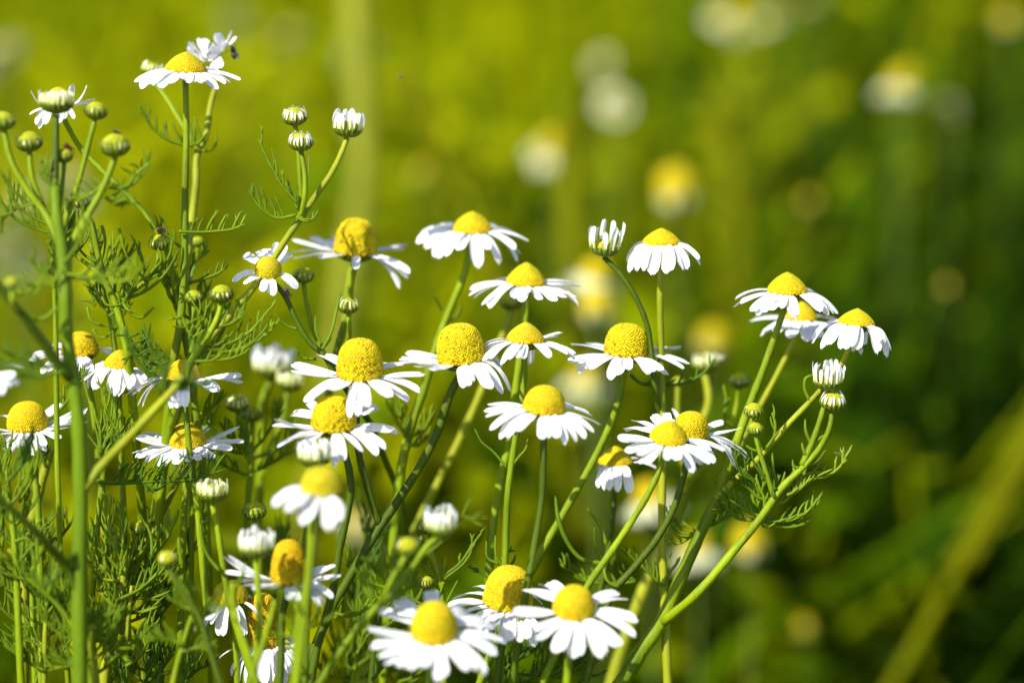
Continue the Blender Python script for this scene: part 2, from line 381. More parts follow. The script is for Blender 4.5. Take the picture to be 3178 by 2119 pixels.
def bud_head(parent, zone, kind, x, y, r, z, p=15, roll=0, n=None, tall=None, mp=None, tint=1.0, label=None, lo=None):
    """kind: closed | stub | crown.  (x, y) centre and r half-width of the head in zone px"""
    x, y = zc(zone, x, y); r = r * zs(zone); k = kk(z); a, e1, e2 = axis(roll, p)
    R = r * k * 0.93; head = empty('flower_bud', parent, PT(x, y, z))
    if label: head['label'] = label
    b = PT(x, y, z) - a * R * (0.10 if kind != 'crown' else 0.35)
    gy = (0.42, 0.44, 0.010)
    if kind == 'closed':
        build('disc', disc_mesh(b, a, e1, e2, R * 0.88, R * 0.86, 1.0, 110, lo=(0.30, 0.36, 0.02), hi=gy, openf=0, core=(0.2, 0.25, 0.01)), M_DISC, head, b)
        build('calyx', calyx_mesh(b, a, e1, e2, R, R * 0.72, 0.8, 15, U(.5, .75), tint), M_CALYX, head, b - a * R * .72)
        n = n or 10
    elif kind == 'stub':
        build('disc', disc_mesh(b, a, e1, e2, R * 0.86, R * 0.72, 1.0, 150, lo=lo or (0.40, 0.40, 0.01), hi=gy, openf=0, core=(0.22, 0.24, 0.01)), M_DISC, head, b)
        build('calyx', calyx_mesh(b, a, e1, e2, R, R * 0.74, 0.8, 16, 0.12, tint), M_CALYX, head, b - a * R * .74)
        n = n or 15
    else:
        build('disc', disc_mesh(b, a, e1, e2, R * 0.80, R * 0.55, 1.0, 150, lo=lo or (0.42, 0.38, 0.01), hi=gy, openf=0, core=(0.22, 0.24, 0.01)), M_DISC, head, b)
        build('calyx', calyx_mesh(b, a, e1, e2, R * 0.98, R * 0.66, 0.8, 16, 0.14, tint), M_CALYX, head, b - a * R * .66)
        n = n or 16
    for i in range(n):
        ph = 6.2832 * (i + U(-.25, .25)) / n; g = e1 * math.cos(ph) + e2 * math.sin(ph)
        P0 = b + g * R * 0.95 - a * R * 0.02
        if kind == 'closed':
            if random.random() < .25: continue
            ln = R * U(.35, .7); P1 = P0 + a * ln * .6 - g * ln * .02; P2 = P0 + a * ln * .85 - g * ln * U(.4, .7); wd = R * U(.14, .26)
        elif kind == 'stub':
            ln = R * U(.5, .85); P1 = P0 + a * ln * .55 + g * ln * U(.0, .12); P2 = P0 + a * ln - g * ln * U(.15, .55); wd = R * U(.17, .24)
        else:
            s_ = a.cross(g); ln = R * (tall or 1.15) * U(.72, 1.12); P1 = P0 + a * ln * .5 + g * ln * U(.04, .2); P2 = P0 + a * ln + g * ln * U(-.25, .14) + s_ * ln * U(-.14, .14); wd = R * U(.22, .44)
        build('petal', petal_mesh(P0, P1, P2, -g, wd, 0.03, U(-.3, .3), base=.8, cup=-0.25, nl=6, nw=5, c0=(.78, .84, .22)), mp or (M_CREAM if kind == 'closed' else M_PETAL), head, P0)
    return b - a * R * 0.70

def thing(name, label, cat, group, base_xy, z):
    o = empty(name, None, Vector((PT(base_xy[0], base_xy[1], z).x, PT(base_xy[0], base_xy[1], z).y, 0)))
    return tag(o, label, cat, group)
G_FL = 'chamomile flowers of the near patch'
G_BD = 'chamomile bud stalks of the near patch'
G_PL = 'branching chamomile plants of the near patch'
def flower_plant(label, base, z): return thing('chamomile_flower', label, 'flower', G_FL, base, z)
def bud_plant(label, base, z): return thing('chamomile_bud_stalk', label, 'flower bud', G_BD, base, z)
def big_plant(label, base, z): return thing('chamomile_plant', label, 'plant', G_PL, base, z)
# blurred flowers of the meadow: kind, picture px of the head, mm behind the plane in focus, label, size, tilt
BG_FLOWERS = [
 ('droop', 1270, 345, 560, 'large blurred white daisy with yellow top, at upper centre of the blur', 1.3, (.3, 0)),
 ('flat', 1410, 240, 640, 'round pale spot of a blurred flower above the curving bud', 1.0, (.9, 0)),
 ('flat', 1378, 145, 820, 'dim olive spot of a flower directly above a brighter round one', .7, (.9, 0)),
 ('droop', 1680, 45, 760, 'whitish blurred flower at the upper frame edge', 1.3, (.5, 0)),
 ('droop', 1760, 40, 860, 'faint greenish white flower between two pale ones at the top', .8, (.3, 0)),
 ('flat', 1860, 15, 820, 'greenish white flower cut by the upper frame edge', 1.0, (.6, 0)),
 ('bare', 1555, 445, 430, 'bright yellow blurred flower with nearly no white', 1.35, (.2, 0)),
 ('droop', 2062, 205, 560, 'white blurred flower under a yellow patch, in the dark upper right', 1.05, (.3, 0)),
 ('bare', 2080, 180, 590, 'yellow blurred head right above a white blurred one', .8, (.2, .4)),
 ('flat', 2182, 245, 600, 'yellowish ring-shaped blurred flower beside the white one', .8, (.9, 0)),
 ('bare', 2315, 50, 700, 'yellow green blurred head in the uppermost corner', .9, (.2, 0)),
 ('droop', 1365, 640, 300, 'pale blurred flower right behind the curving bud stem', 1.0, (.3, 0)),
 ('bare', 1372, 715, 290, 'golden blurred head above the boxy-domed daisy', 1.0, (.2, 0)),
 ('bare', 1635, 790, 420, 'olive yellow blurred head behind the blurred white bud', 1.0, (.2, 0)),
 ('bare', 2175, 660, 480, 'dim brownish yellow head alone in the dark right side', .35, (.2, 0)),
 ('bare', 1860, 465, 620, 'dim olive yellow head above the branching plant', .5, (.2, 0)),
 ('droop', 1345, 880, 420, 'pale hazy flower behind the boxy-domed daisy stem', 1.1, (.3, 0)),
 ('droop', 1495, 1150, 240, 'whitish haze of a flower behind the straight stem', 1.0, (.3, 0)),
 ('droop', 1600, 1270, 300, 'white blurred flower in the fork of the branching plant', 1.0, (.3, 0)),
 ('bare', 1722, 1255, 310, 'yellow blurred head right of the fork of the branching plant', 1.0, (.2, 0)),
 ('flat', 815, 1225, 330, 'cream blurred flower between two dark stems', 1.5, (.8, 0)),
 ('flat', 818, 120, 640, 'pale blurred spot on the broad upright stalk', 1.2, (.9, 0)),
 ('flat', 540, 45, 760, 'faint pale flower above the sideways daisy', 1.0, (.9, 0)),
 ('flat', 665, 85, 760, 'faint olive flower near the top, left of the broad stalk', .9, (.9, 0)),
 ('flat', 30, 585, 420, 'large cream blurred flower at the left frame edge', 1.5, (.9, 0)),
 ('flat', 160, 430, 420, 'large cream blurred flower behind the green buds', 1.5, (.9, 0)),
 ('flat', 60, 470, 460, 'cream blur of a flower between two larger cream ones', 1.2, (.9, 0)),
 ('flat', 5, 130, 560, 'faint cream flower at the upper left frame edge', 1.4, (.9, 0)),
 ('bare', 970, 400, 600, 'dim yellow green head left of the big white blurred daisy', .6, (.2, 0)),
 ('bare', 1640, 250, 760, 'dim yellow green head on the short stalk', .7, (.2, 0)),
 ('bare', 1950, 1330, 500, 'olive yellow head low in the dark corner', .7, (.2, 0)),
 ('bare', 1850, 1440, 420, 'yellow green head near the lower frame edge', .45, (.2, 0)),
]
# ------------------------------------------------------------------ the near patch, plant by plant
OLD = dict(lo=(0.54, 0.405, 0.001), hi=(0.58, 0.475, 0.001), openf=1.0)
YNG = dict(cone=0.42, lo=(0.60, 0.42, 0.001), hi=(0.57, 0.47, 0.002), openf=0.45, green=(0.48, 0.46, 0.003))
# --- tall plant with the topmost daisy
t = big_plant('tall plant whose topmost daisy overlaps a sideways daisy and a cream bud', (395, 900), 2)
s = flower_head(t, 'A', (1143, 1420, 357, 512), 2, 14, 3, [(945,575),(985,622),(1040,600),(1085,610),(1140,632),(1165,632),(1225,610),(1300,580),(1345,602),(1385,590),(1440,600),(1515,637),(1575,592),(1605,580),(1655,552),(1010,545,1),(1100,520,1),(1420,500,1),(1560,525,1)], q=0.95, **YNG)
stem(t, [(427,190,2),(428,300),(425,450),(423,620),(414,740),(395,850),(385,960,4)], 6.5, 10, down=True, start=s)
s = flower_head(t, 'A', (1425, 1515, 315, 395), 22, 25, -48, [(1285,325),(1300,300),(1330,292),(1370,288),(1415,290),(1300,350),(1495,248),(1525,240),(1600,220),(1638,265),(1575,300),(1475,510),(1500,505),(1545,480)], pw=26, lc=70)
stem(t, [(508,130,24),(500,180,24),(484,240,22),(470,320,20),(455,350,20),(450,420,18),(441,500,14),(430,580,8),(420,680,3)], 6, 9, M_STEMY, start=s)
s = bud_head(t, 'A', 'stub', 1045, 478, 78, 26, 14, 14, 20, mp=M_CREAM)
stem(t, [(360,180,26),(385,230,24),(412,275,22),(440,318,20),(453,345,20)], 5.5, 6.5, start=s)
leaf(t, 'A', [(1335,1005),(1230,990),(1110,935),(1040,870),(970,740)], 18, 6, 42)
leaf(t, 'A', [(1345,1005),(1320,930),(1300,830)], 16, 1, 30)
leaf(t, 'A', [(1350,1000),(1390,960),(1365,900),(1340,800)], 16, 1, 30)
leaf(t, 'A', [(1360,1005),(1430,1040),(1480,1000),(1490,920)], 18, 1, 25)
leaf(t, 'A', [(1290,1000),(1220,920),(1180,830)], 20, 0)
leaf(t, 'B', [(1230,40),(1330,45),(1480,40),(1600,25),(1690,-10)], 0, 7, 48, up=0.75)
leaf(t, 'B', [(1240,150),(1180,90),(1110,40),(1080,-40)], 3, 5, 36)
leaf(t, 'B', [(1290,400),(1420,360),(1500,330),(1545,300)], 5, 5, 36)
leaf(t, 'B', [(1230,620),(1180,500),(1130,400),(1110,330)], 5, 5, 36)
leaf(t, 'B', [(1290,380),(1330,260),(1400,200),(1410,120)], 8, 5, 32)
s = bud_head(t, 'B', 'closed', 1360, 110, 48, 22, tint=1.3)
stem(t, [(453,575,22),(446,610,18),(430,660,8),(420,690,4)], 4, 5, start=s)
s = bud_head(t, 'B', 'closed', 1185, 270, 38, 14, tint=1.4)
stem(t, [(395,618,14),(402,650,10),(416,700,4)], 4, 5, start=s)

# --- thick leading stem on the left with its cluster of blurred buds
ZOFF = -7
t = big_plant('thick stemmed plant with round green buds in front of the cream blur', (185, 1700), -26)
stem(t, [(127,430,-16),(131,500,-18),(142,570,-22),(149,660,-26),(152,760),(165,860),(179,960),(185,1100),(183,1300),(184,1600)], 12, 18, M_STEMG, down=True)
s = bud_head(t, 'A', 'crown', 388, 672, 122, -14, 8, 2, 22, 0.8, mp=M_CREAM, tint=.8)
stem(t, [(127,262,-14),(127,350),(125,440,-16),(131,510,-18)], 7, 11, M_STEMD, start=s)
s = bud_head(t, 'A', 'closed', 22, 830, 86, -16, tint=1.1)
stem(t, [(10,305,-16),(26,370),(62,435),(100,485),(138,560,-20)], 7, 9, start=s)
s = bud_head(t, 'A', 'closed', 200, 975, 95, -14, tint=.75)
stem(t, [(68,352,-14),(72,400),(92,460),(130,540,-18)], 6, 8, start=s)
s = bud_head(t, 'A', 'closed', 660, 762, 84, -12, 12, 8, tint=.85)
stem(t, [(216,280,-12),(200,345),(180,420),(152,500),(140,575,-22)], 5.5, 8, start=s)
s = bud_head(t, 'A', 'closed', 440, 1070, 66, -12, tint=.8)
stem(t, [(147,380,-12),(142,430),(135,500,-18)], 5, 6, start=s)
s = bud_head(t, 'A', 'closed', 790, 1000, 108, -18, tint=.9)
stem(t, [(262,362,-18),(240,425),(205,490),(165,560),(150,640,-26)], 6.5, 10, start=s)
s = bud_head(t, 'B', 'closed', 80, 395, 58, -40, tint=1.3)
stem(t, [(26,660,-40),(28,690),(42,715,-36)], 5, 6, start=s)
stem(t, [(-20,640,-38),(50,722,-36),(105,795,-32),(160,868,-27)], 9, 11, M_STEMD)
stem(t, [(408,885,-30),(370,925,-28),(300,1000,-26),(225,1080,-25),(190,1125,-26)], 8, 12, M_STEMY)
s = bud_head(t, 'B', 'closed', 1235, 1050, 40, -31, tint=1.5)
stem(t, [(411,880,-31),(404,892,-30)], 4, 6, start=s)
for L in ([(1110,1160),(1040,1050),(960,930),(900,830),(760,600)], [(1110,1140),(1120,1000),(1060,900),(1010,780)], [(1180,1120),(1300,1090),(1380,1100),(1440,1085)], [(1180,1100),(1280,990),(1330,900),(1350,820)], [(1120,1130),(1130,1050),(1150,960)], [(1200,1110),(1250,1130),(1310,1090)]):
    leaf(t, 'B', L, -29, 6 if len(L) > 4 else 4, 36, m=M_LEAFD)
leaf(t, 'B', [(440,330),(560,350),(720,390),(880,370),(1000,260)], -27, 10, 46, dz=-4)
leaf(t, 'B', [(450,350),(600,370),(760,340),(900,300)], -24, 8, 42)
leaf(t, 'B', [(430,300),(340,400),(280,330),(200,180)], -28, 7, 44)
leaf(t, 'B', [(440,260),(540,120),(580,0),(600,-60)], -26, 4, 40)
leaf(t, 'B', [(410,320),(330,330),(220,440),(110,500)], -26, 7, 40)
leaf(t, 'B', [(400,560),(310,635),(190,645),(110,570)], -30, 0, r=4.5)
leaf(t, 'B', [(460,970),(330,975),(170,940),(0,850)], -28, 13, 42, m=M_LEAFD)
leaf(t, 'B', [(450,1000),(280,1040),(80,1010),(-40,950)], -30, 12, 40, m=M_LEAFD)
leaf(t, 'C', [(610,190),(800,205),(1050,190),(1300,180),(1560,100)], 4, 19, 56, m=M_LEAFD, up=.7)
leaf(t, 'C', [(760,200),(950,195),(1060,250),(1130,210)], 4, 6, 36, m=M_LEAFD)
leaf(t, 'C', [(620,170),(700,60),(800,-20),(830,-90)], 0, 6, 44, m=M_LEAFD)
stem(t, [(-20,1130,-42),(50,1190,-38),(100,1240,-34),(150,1300,-28),(180,1360,-26)], 8, 11, M_STEMD)
for L in ([(740,1230),(640,1330),(500,1400)], [(430,1330),(330,1250),(300,1130)], [(300,1420),(200,1400),(100,1320),(30,1200)], [(290,1390),(120,1440),(40,1490),(0,1530)], [(1040,1120),(930,1210),(860,1330),(840,1440)], [(740,1290),(840,1300),(980,1200),(1030,1050)], [(700,1330),(780,1400),(830,1420)]):
    leaf(t, 'A', L, -16, 6, 42)

ZOFF = 0
# --- the daisy behind the cream half open head
t = flower_plant('daisy half hidden behind a cream half-open head, with loose drooping petals', (420, 700), 6)
s = flower_head(t, 'A', (310, 500, 600, 745), 2, 12, -4, [(230,630),(225,800),(270,870),(295,895),(345,870),(450,860),(465,840),(530,835),(650,680),(640,720),(600,590),(525,595),(400,600,1),(300,620,1)], lc=82, pw=24)
stem(t, [(140,262,4),(185,340),(238,395),(345,507),(385,580),(405,680)], 5.5, 7, M_STEM, down=True, start=s)

# --- three opening buds on one branch
t = big_plant('branch with three small opening buds spread like a fan', (430, 870), 8)
s = bud_head(t, 'A', 'stub', 2028, 795, 90, 6, 26, 0, 17)
stem(t, [(678,292,6),(684,330),(689,400),(692,470),(690,497,4)], 5.5, 6.5, start=s)
s = bud_head(t, 'A', 'stub', 2070, 970, 90, 2, 24, 2, 18)
stem(t, [(692,345,2),(700,400),(700,450),(692,497,4)], 5.5, 6.5, start=s)
s = bud_head(t, 'F', 'crown', 800, 283, 36, 6, 10, 6, 17, 1.2)
stem(t, [(797,314,6),(785,350),(760,400),(725,450),(692,500,4),(660,545),(625,600),(590,650),(545,705),(480,780),(440,840,10),(425,890,12)], 6, 9, M_STEMY, down=True, start=s)
leaf(t, 'A', [(2050,1400),(1950,1290),(1880,1170),(1775,950)], 3, 7, 42)
leaf(t, 'A', [(2040,1480),(1900,1500),(1790,1430),(1715,1310)], 2, 7, 46, up=.75)
leaf(t, 'A', [(2040,1490),(2110,1525),(2160,1500),(2195,1440)], 2, 2, 20)
leaf(t, 'A', [(2050,1440),(2010,1350),(1980,1240)], 4, 1, 30)

# --- curly leaved plant with a spider on its bud
t = big_plant('curly leaved plant whose small bud carries a brown spider', (300, 1000), 0)
s = bud_head(t, 'B', 'closed', 1097, 115, 74, 0, 22, 4, 9, tint=1.15)
stem(t, [(366,578,0),(358,620),(330,650),(300,672),(278,690,-2)], 4.5, 6, start=s)
s = bud_head(t, 'A', 'stub', 565, 1385, 66, -2, 22, -6, 12, mp=M_CREAM)
stem(t, [(198,490,-2),(212,520),(222,570),(240,640),(262,690),(280,750),(292,800),(300,880,2)], 6, 10, down=True, start=s)
s = bud_head(t, 'B', 'closed', 462, 45, 34, 2, 20, 10)
stem(t, [(154,545,2),(170,580),(205,610),(236,635,0)], 4, 5, start=s)
for L, n in (([(980,370),(1080,330),(1170,200),(1190,80)], 1), ([(850,510),(1000,450),(1130,340),(1240,150)], 4), ([(820,20),(860,180),(940,310),(1020,370),(1090,330)], 0), ([(700,490),(735,545),(790,550),(840,540)], 0),
             ([(850,540),(900,600),(960,635),(1060,560)], 1), ([(600,560),(630,650),(690,685),(760,690)], 0), ([(640,710),(680,765),(720,770),(770,730)], 0), ([(830,690),(850,740),(870,775)], 0), ([(700,0),(725,100),(710,230)], 0),
             ([(660,550),(620,520),(550,515)], 1), ([(700,560),(680,480),(640,400)], 3), ([(960,380),(990,300),(970,200),(900,60)], 3), ([(1010,370),(1060,300),(1110,240),(1100,170)], 2), ([(840,480),(850,380),(840,300)], 3), ([(690,250),(600,220),(560,180)], 2), ([(790,460),(790,330),(770,200)], 3)):
    leaf(t, 'B', L, U(-3, 3), n, 30, 3.6, m=M_LEAFY if n == 3 and L[0][0] == 700 else M_LEAF)
leaf(t, 'B', [(860,690),(880,800),(940,930),(1090,1040)], -4, 7, 36, m=M_LEAFD)
leaf(t, 'B', [(880,760),(960,880),(1040,950),(1120,960)], -2, 7, 36, m=M_LEAFD)
leaf(t, 'B', [(1030,1050),(990,900),(1000,800),(1010,730)], -2, 6, 36, m=M_LEAFD)

# --- two green buds among dense leaves
t = big_plant('bushy plant with two dark green buds side by side over fanned leaves', (430, 1000), -6)
s = bud_head(t, 'B', 'closed', 1333, 492, 66, -8, 16, 0, tint=.75)
stem(t, [(444,702,-8),(446,730),(445,770),(440,810)], 5, 7, start=s)
s = bud_head(t, 'B', 'closed', 1525, 470, 86, -10, 14, 0, 13, tint=.65)
stem(t, [(508,700,-10),(497,735),(475,775),(445,820,-8),(425,880,-4)], 5.5, 9, M_STEM, down=True, start=s)
for L, n in (([(1340,830),(1500,830),(1700,745),(1870,555)], 9), ([(1300,935),(1450,930),(1600,910),(1700,870)], 8), ([(1350,880),(1600,860),(1790,780),(1910,680)], 8), ([(1340,780),(1390,650),(1340,540)], 5), ([(1420,760),(1500,650),(1560,560)], 6), ([(1250,620),(1290,720),(1350,800)], 5), ([(1360,800),(1450,720),(1640,640),(1660,560)], 7), ([(1360,820),(1420,700),(1400,600)], 6), ([(1600,880),(1720,820),(1830,700)], 5)):
    leaf(t, 'B', L, U(-12, -5), n, 40)

# --- small upturned daisy and the bud beside it
t = flower_plant('small upturned daisy with widely spaced petals, joined to a bud', (800, 960), 8)
s = flower_head(t, 'B', (1757, 1945, 228, 370), 4, 40, 8, [(1600,385),(1700,405),(1668,195,1),(1765,170,1),(1800,155,1),(1835,150,1),(1900,110,1),(1960,125,1),(1995,185,1),(2045,435),(1890,485),(1820,455)], lc=80, q=1.0, pw=25, openf=.7, lo=(0.60,0.44,0.004), hi=(0.48,0.46,0.01), lift=.12)
stem(t, [(640,650,4),(655,680),(680,735),(715,790),(744,815),(765,850),(800,900,10)], 5.5, 7, M_STEMD, down=True, start=s)
s = bud_head(t, 'B', 'closed', 2090, 340, 76, 12, 16, 2)
stem(t, [(697,655,12),(704,695),(715,745),(735,790),(746,815,4)], 5, 6, start=s)
leaf(t, 'D', [(160,1045),(90,1020),(40,980),(5,935)], 4, 0)
leaf(t, 'D', [(330,1190),(390,1080),(430,920),(460,780)], 6, 1, 40, r=4)
leaf(t, 'D', [(330,1150),(290,1070),(285,950)], 6, 0)
leaf(t, 'D', [(290,1250),(210,1245),(145,1180)], 4, 0)

# --- tall coned daisy with a bud below
t = flower_plant('tall-domed daisy whose long right petal hangs down, bud below it', (690, 1300), 26)
s = flower_head(t, 'D', (422, 712, 282, 545), 28, 13, 3, [(945,660),(925,700),(880,760),(870,640),(590,640),(905,455,1),(890,470,1),(240,395,1),(300,420,1),(385,380,1),(135,430),(125,515),(150,560),(340,565)], q=0.72, **OLD)
stem(t, [(808,592,28),(805,640),(797,720),(780,780),(768,830),(752,920),(735,1000),(715,1150)], 8, 9.5, M_STEM, down=True, start=s)
s = bud_head(t, 'D', 'stub', 510, 880, 76, 10, 20, 2, 14, mp=M_CREAM)
stem(t, [(801,715,10),(802,750),(798,800,14),(775,850,20)], 4.5, 6, start=s)

t = flower_plant('topmost daisy right of the tall-domed one, its petals doubled at the front', (880, 1400), 36)
s = flower_head(t, 'D', (1232, 1500, 232, 395), 30, 17, 1, [(975,445),(1005,385,1),(1035,490),(1095,545),(1125,560),(1200,545),(1280,515),(1420,635),(1400,625),(1480,500),(1700,525),(1665,500),(1755,440),(1680,580),(1560,605),(1610,400,1),(1080,350,1),(1690,400,1)], pw=32, **YNG)
stem(t, [(1082,575,30),(1070,620),(1042,690),(1018,750),(1000,800,28),(975,890),(945,975),(928,1040),(905,1230),(890,1420)], 7.5, 11, M_STEM, down=True, start=s)
leaf(t, 'D', [(1180,950),(1140,880),(1105,800)], 32, 0, r=3)
leaf(t, 'D', [(1190,990),(1260,960),(1290,880)], 36, 0)
for L, n in (([(740,190),(690,100),(630,0)], 5), ([(760,190),(830,150),(890,60)], 5), ([(740,230),(800,240),(870,160)], 4), ([(735,190),(730,90),(720,0)], 4)): leaf(t, 'E', L, 26, n, 40)

t = flower_plant('daisy over a half hidden bud, its petals held flat to the right', (1120, 1450), 26)
s = flower_head(t, 'D', (1605, 1870, 580, 755), 18, 13, 3, [(1340,810),(1375,835),(1435,875),(1480,905),(1640,830),(1705,865),(1740,800),(1830,845),(1930,860),(2000,830),(2095,890),(2080,830),(2115,750),(1350,770,1),(2090,740,1),(1500,740,1)], **YNG)
stem(t, [(1210,690,18),(1206,740),(1195,820),(1184,900),(1174,1000),(1150,1100),(1131,1230),(1122,1340)], 8, 10, M_STEM, down=True, start=s)
t = bud_plant('lone blurred bud tucked behind the petals of a daisy', (1120, 950), 48)
s = bud_head(t, 'D', 'closed', 1630, 860, 72, 45, 16, tint=.8)
stem(t, [(1174,715,45),(1165,750),(1140,800),(1105,900),(1060,1000),(990,1140)], 8, 9, M_STEMY, down=True, start=s)

t = flower_plant('sharply focused daisy with a low pointed dome and open florets', (1158, 1420), 0)
s = flower_head(t, 'D', (1602, 1866, 990, 1145), 0, 9, 3, [(1383,1200),(1395,1232),(1450,1262),(1490,1245),(1570,1285),(1625,1250),(1680,1240),(1705,1250),(1760,1288,1),(1895,1240),(2070,1215),(2072,1252),(2020,1215),(1990,1060,1),(1390,1190,1),(1950,1090,1)], N=420, cone=.4, pw=27, lo=(0.62,0.41,0.003), hi=(0.52,0.44,0.01), openf=.62)
stem(t, [(1206,805,0),(1203,880),(1192,960),(1177,1050),(1167,1130),(1160,1300)], 7, 8, M_STEM, down=True, start=s)
leaf(t, 'E', [(1305,362),(1225,270),(1165,220),(1125,145)], 0, 0, r=3.4)
leaf(t, 'E', [(1330,357),(1375,300),(1410,260),(1423,200)], 0, 0, r=3.8)
for L in ([(1290,920),(1250,870),(1240,740)], [(1260,900),(1200,870),(1190,770)], [(1300,850),(1320,830),(1355,828)], [(1310,920),(1340,890),(1355,850)]): leaf(t, 'E', L, 2, 1, 25)

t = big_plant('two-headed plant, its bulging daisies left of the sharp low-domed one', (690, 1650), -2)
s = flower_head(t, 'D', (1112, 1443, 1007, 1290), -2, 15, -7, [(862,1250),(900,1215,1),(980,1300),(1000,1270),(1090,1318),(1110,1300),(1320,1430),(1345,1430),(1365,1395),(1500,1450),(1480,1440),(1570,1485),(1630,1470),(1585,1365,1),(1560,1330,1),(890,1240)], q=0.70, N=460, pw=32, label='bulging flower head leaning left, its dome marked in spirals', **OLD)
stem(t, [(1042,862,-2),(1034,905),(1008,985),(968,1065),(915,1148),(858,1232),(800,1330),(760,1400),(722,1490),(690,1570)], 9, 11, M_STEMD, down=True, start=s)
s = flower_head(t, 'D', (435, 752, 1112, 1405), -6, 19, 0, [(120,1290),(125,1330),(275,1220,1),(330,1225,1),(420,1250,1),(230,1540),(270,1500),(410,1460),(540,1640),(600,1630),(655,1560),(815,1505),(940,1535),(915,1490),(1010,1475),(1040,1350),(970,1275,1),(860,1300,1)], q=0.72, N=440, pw=32, label='bulging flower head held upright, its long petals spread level', **OLD)
stem(t, [(824,905,-6),(818,980,-4),(826,1050),(845,1120),(872,1205,-2)], 7, 8, M_STEMD, start=s)
for L, n in (([(330,1172),(275,1190),(245,1160),(240,1125)], 0), ([(340,1178),(440,1190),(530,1140),(600,1045)], 2), ([(600,1100),(545,1060),(520,990)], 1), ([(345,1150),(385,1090),(395,1015)], 1), ([(340,1205),(365,1180),(378,1120)], 0)): leaf(t, 'E', L, -2, n, 22, 4)

t = flower_plant('daisy with widely forked petals above a white half-open head', (725, 1600), -8)
s = flower_head(t, 'F', (716, 818, 910, 993), -10, 20, 0, [(637,958),(627,977),(645,1024),(680,1000),(700,1020),(778,1066),(795,1050),(838,1032),(872,1040),(890,1026),(905,985),(915,993),(865,935,1),(845,930,1),(660,952,1),(700,925,1)], q=0.78, **OLD)
stem(t, [(770,1005,-10),(795,1050,-8),(806,1110),(795,1190),(780,1260),(766,1350),(748,1420),(728,1490),(715,1560)], 8, 9, M_STEMD, down=True, start=s)
t = bud_plant('white half-open head squeezed between a daisy above and a drooping one below', (705, 1500), -26)
s = bud_head(t, 'F', 'crown', 722, 1036, 40, -26, 10, 2, 20, 1.05)
stem(t, [(722,1070,-26),(718,1120),(712,1250),(706,1400),(700,1560)], 6, 8, M_STEM, down=True, start=s)
t = flower_plant('blurred drooping daisy under a white half-open head', (690, 1600), -48)
s = flower_head(t, 'E', (155, 390, 355, 515), -48, 15, 4, [(0,570),(30,565),(85,595),(110,600),(180,670),(215,640),(320,705),(345,700),(385,640),(5,530,1),(395,600),(150,560)], q=.85, pw=36, lo=(0.50,0.42,0.004), hi=(0.42,0.42,0.01), openf=.6)
stem(t, [(735,1150,-48),(722,1200),(714,1280),(708,1340),(695,1450),(680,1580)], 7, 9, M_STEM, down=True, start=s)

t = flower_plant('daisy on a bare upright stem, below the sharp low-domed daisy', (1210, 1450), -12)
s = flower_head(t, 'F', (1203, 1300, 885, 952), -14, 17, 4, [(1112,943),(1115,955),(1128,985),(1150,1005),(1163,1000),(1190,985),(1243,1003),(1255,1000),(1278,1000),(1298,1015),(1322,1012),(1345,1002),(1362,990),(1378,975),(1360,955,1),(1120,930,1),(1330,940,1)], q=.9, pw=30)
stem(t, [(1243,1005,-14),(1248,1060),(1244,1150),(1228,1250),(1214,1330)], 7.5, 8.5, M_STEMD, down=True, start=s)
t = flower_plant('daisy with a boxy golden dome and level petals, on a slanting stem', (1190, 1480), 6)
s = flower_head(t, 'G', (360, 635, 718, 930), 10, 13, 2, [(150,840,1),(125,945),(165,975),(185,1028),(240,990),(375,1062),(420,1040),(480,1000),(620,1030),(650,1015),(735,1040),(700,1010),(890,965),(850,1000),(850,865,1),(840,880,1),(250,840,1)], q=0.72, pw=30, **OLD)
stem(t, [(1432,852,10),(1415,940),(1372,1040),(1308,1155),(1245,1265),(1205,1340)], 8, 9, M_STEM, down=True, start=s)
t = flower_plant('drooping daisy on a long straight stem beside a curving white bud', (1500, 1480), 14)
s = flower_head(t, 'G', (597, 833, 115, 235), 10, 12, 0, [(510,395),(545,385),(590,390),(640,415),(665,410),(735,408),(760,390),(845,385),(870,380),(960,350),(940,320),(525,340,1),(900,300,1)], pw=30, q=1.05, lift=.14, **YNG)
stem(t, [(1518,632,10),(1516,700),(1518,790),(1520,900),(1522,1060),(1520,1200),(1524,1330),(1528,1430)], 7, 10, M_STEMY, down=True, start=s)
leaf(t, 'G', [(520,1035),(580,1090),(720,1105),(880,1085),(1000,1010),(1050,935)], 18, 6, 34, m=M_LEAFD)
s = bud_head(t, 'G', 'crown', 362, 205, 100, 8, 14, 6, 11, 1.65)
stem(t, [(1402,588,8),(1430,636),(1466,695),(1487,750),(1496,810),(1506,900),(1520,980,12)], 5.5, 6.5, M_STEMD, start=s)

t = flower_plant('drooping daisy with petals hanging straight, tucked under a level petal', (1370, 1450), 14)
s = flower_head(t, 'H', (300, 503, 155, 280), 17, 13, 0, [(290,400),(325,412),(355,415),(395,422),(415,420),(470,432),(492,425),(655,295),(300,385),(600,265,1),(310,330,1)], pw=21, lift=.2, **YNG)
stem(t, [(1413,1075,17),(1410,1160),(1400,1250),(1388,1310),(1370,1400)], 5.5, 7, M_STEMD, down=True, start=s)
leaf(t, 'H', [(340,860),(200,830),(100,700),(60,580),(45,455)], 0, 0, r=6)
leaf(t, 'H', [(322,845),(285,740),(278,640)], 2, 0, r=4)
leaf(t, 'H', [(347,745),(315,640),(235,530)], 2, 0, r=5)
leaf(t, 'H', [(330,880),(355,960),(415,1000)], 0, 0, r=4)
leaf(t, 'H', [(520,965),(330,975),(170,940),(85,860)], 18, 10, 40)
leaf(t, 'H', [(520,960),(400,880),(380,770)], 20, 6, 36)
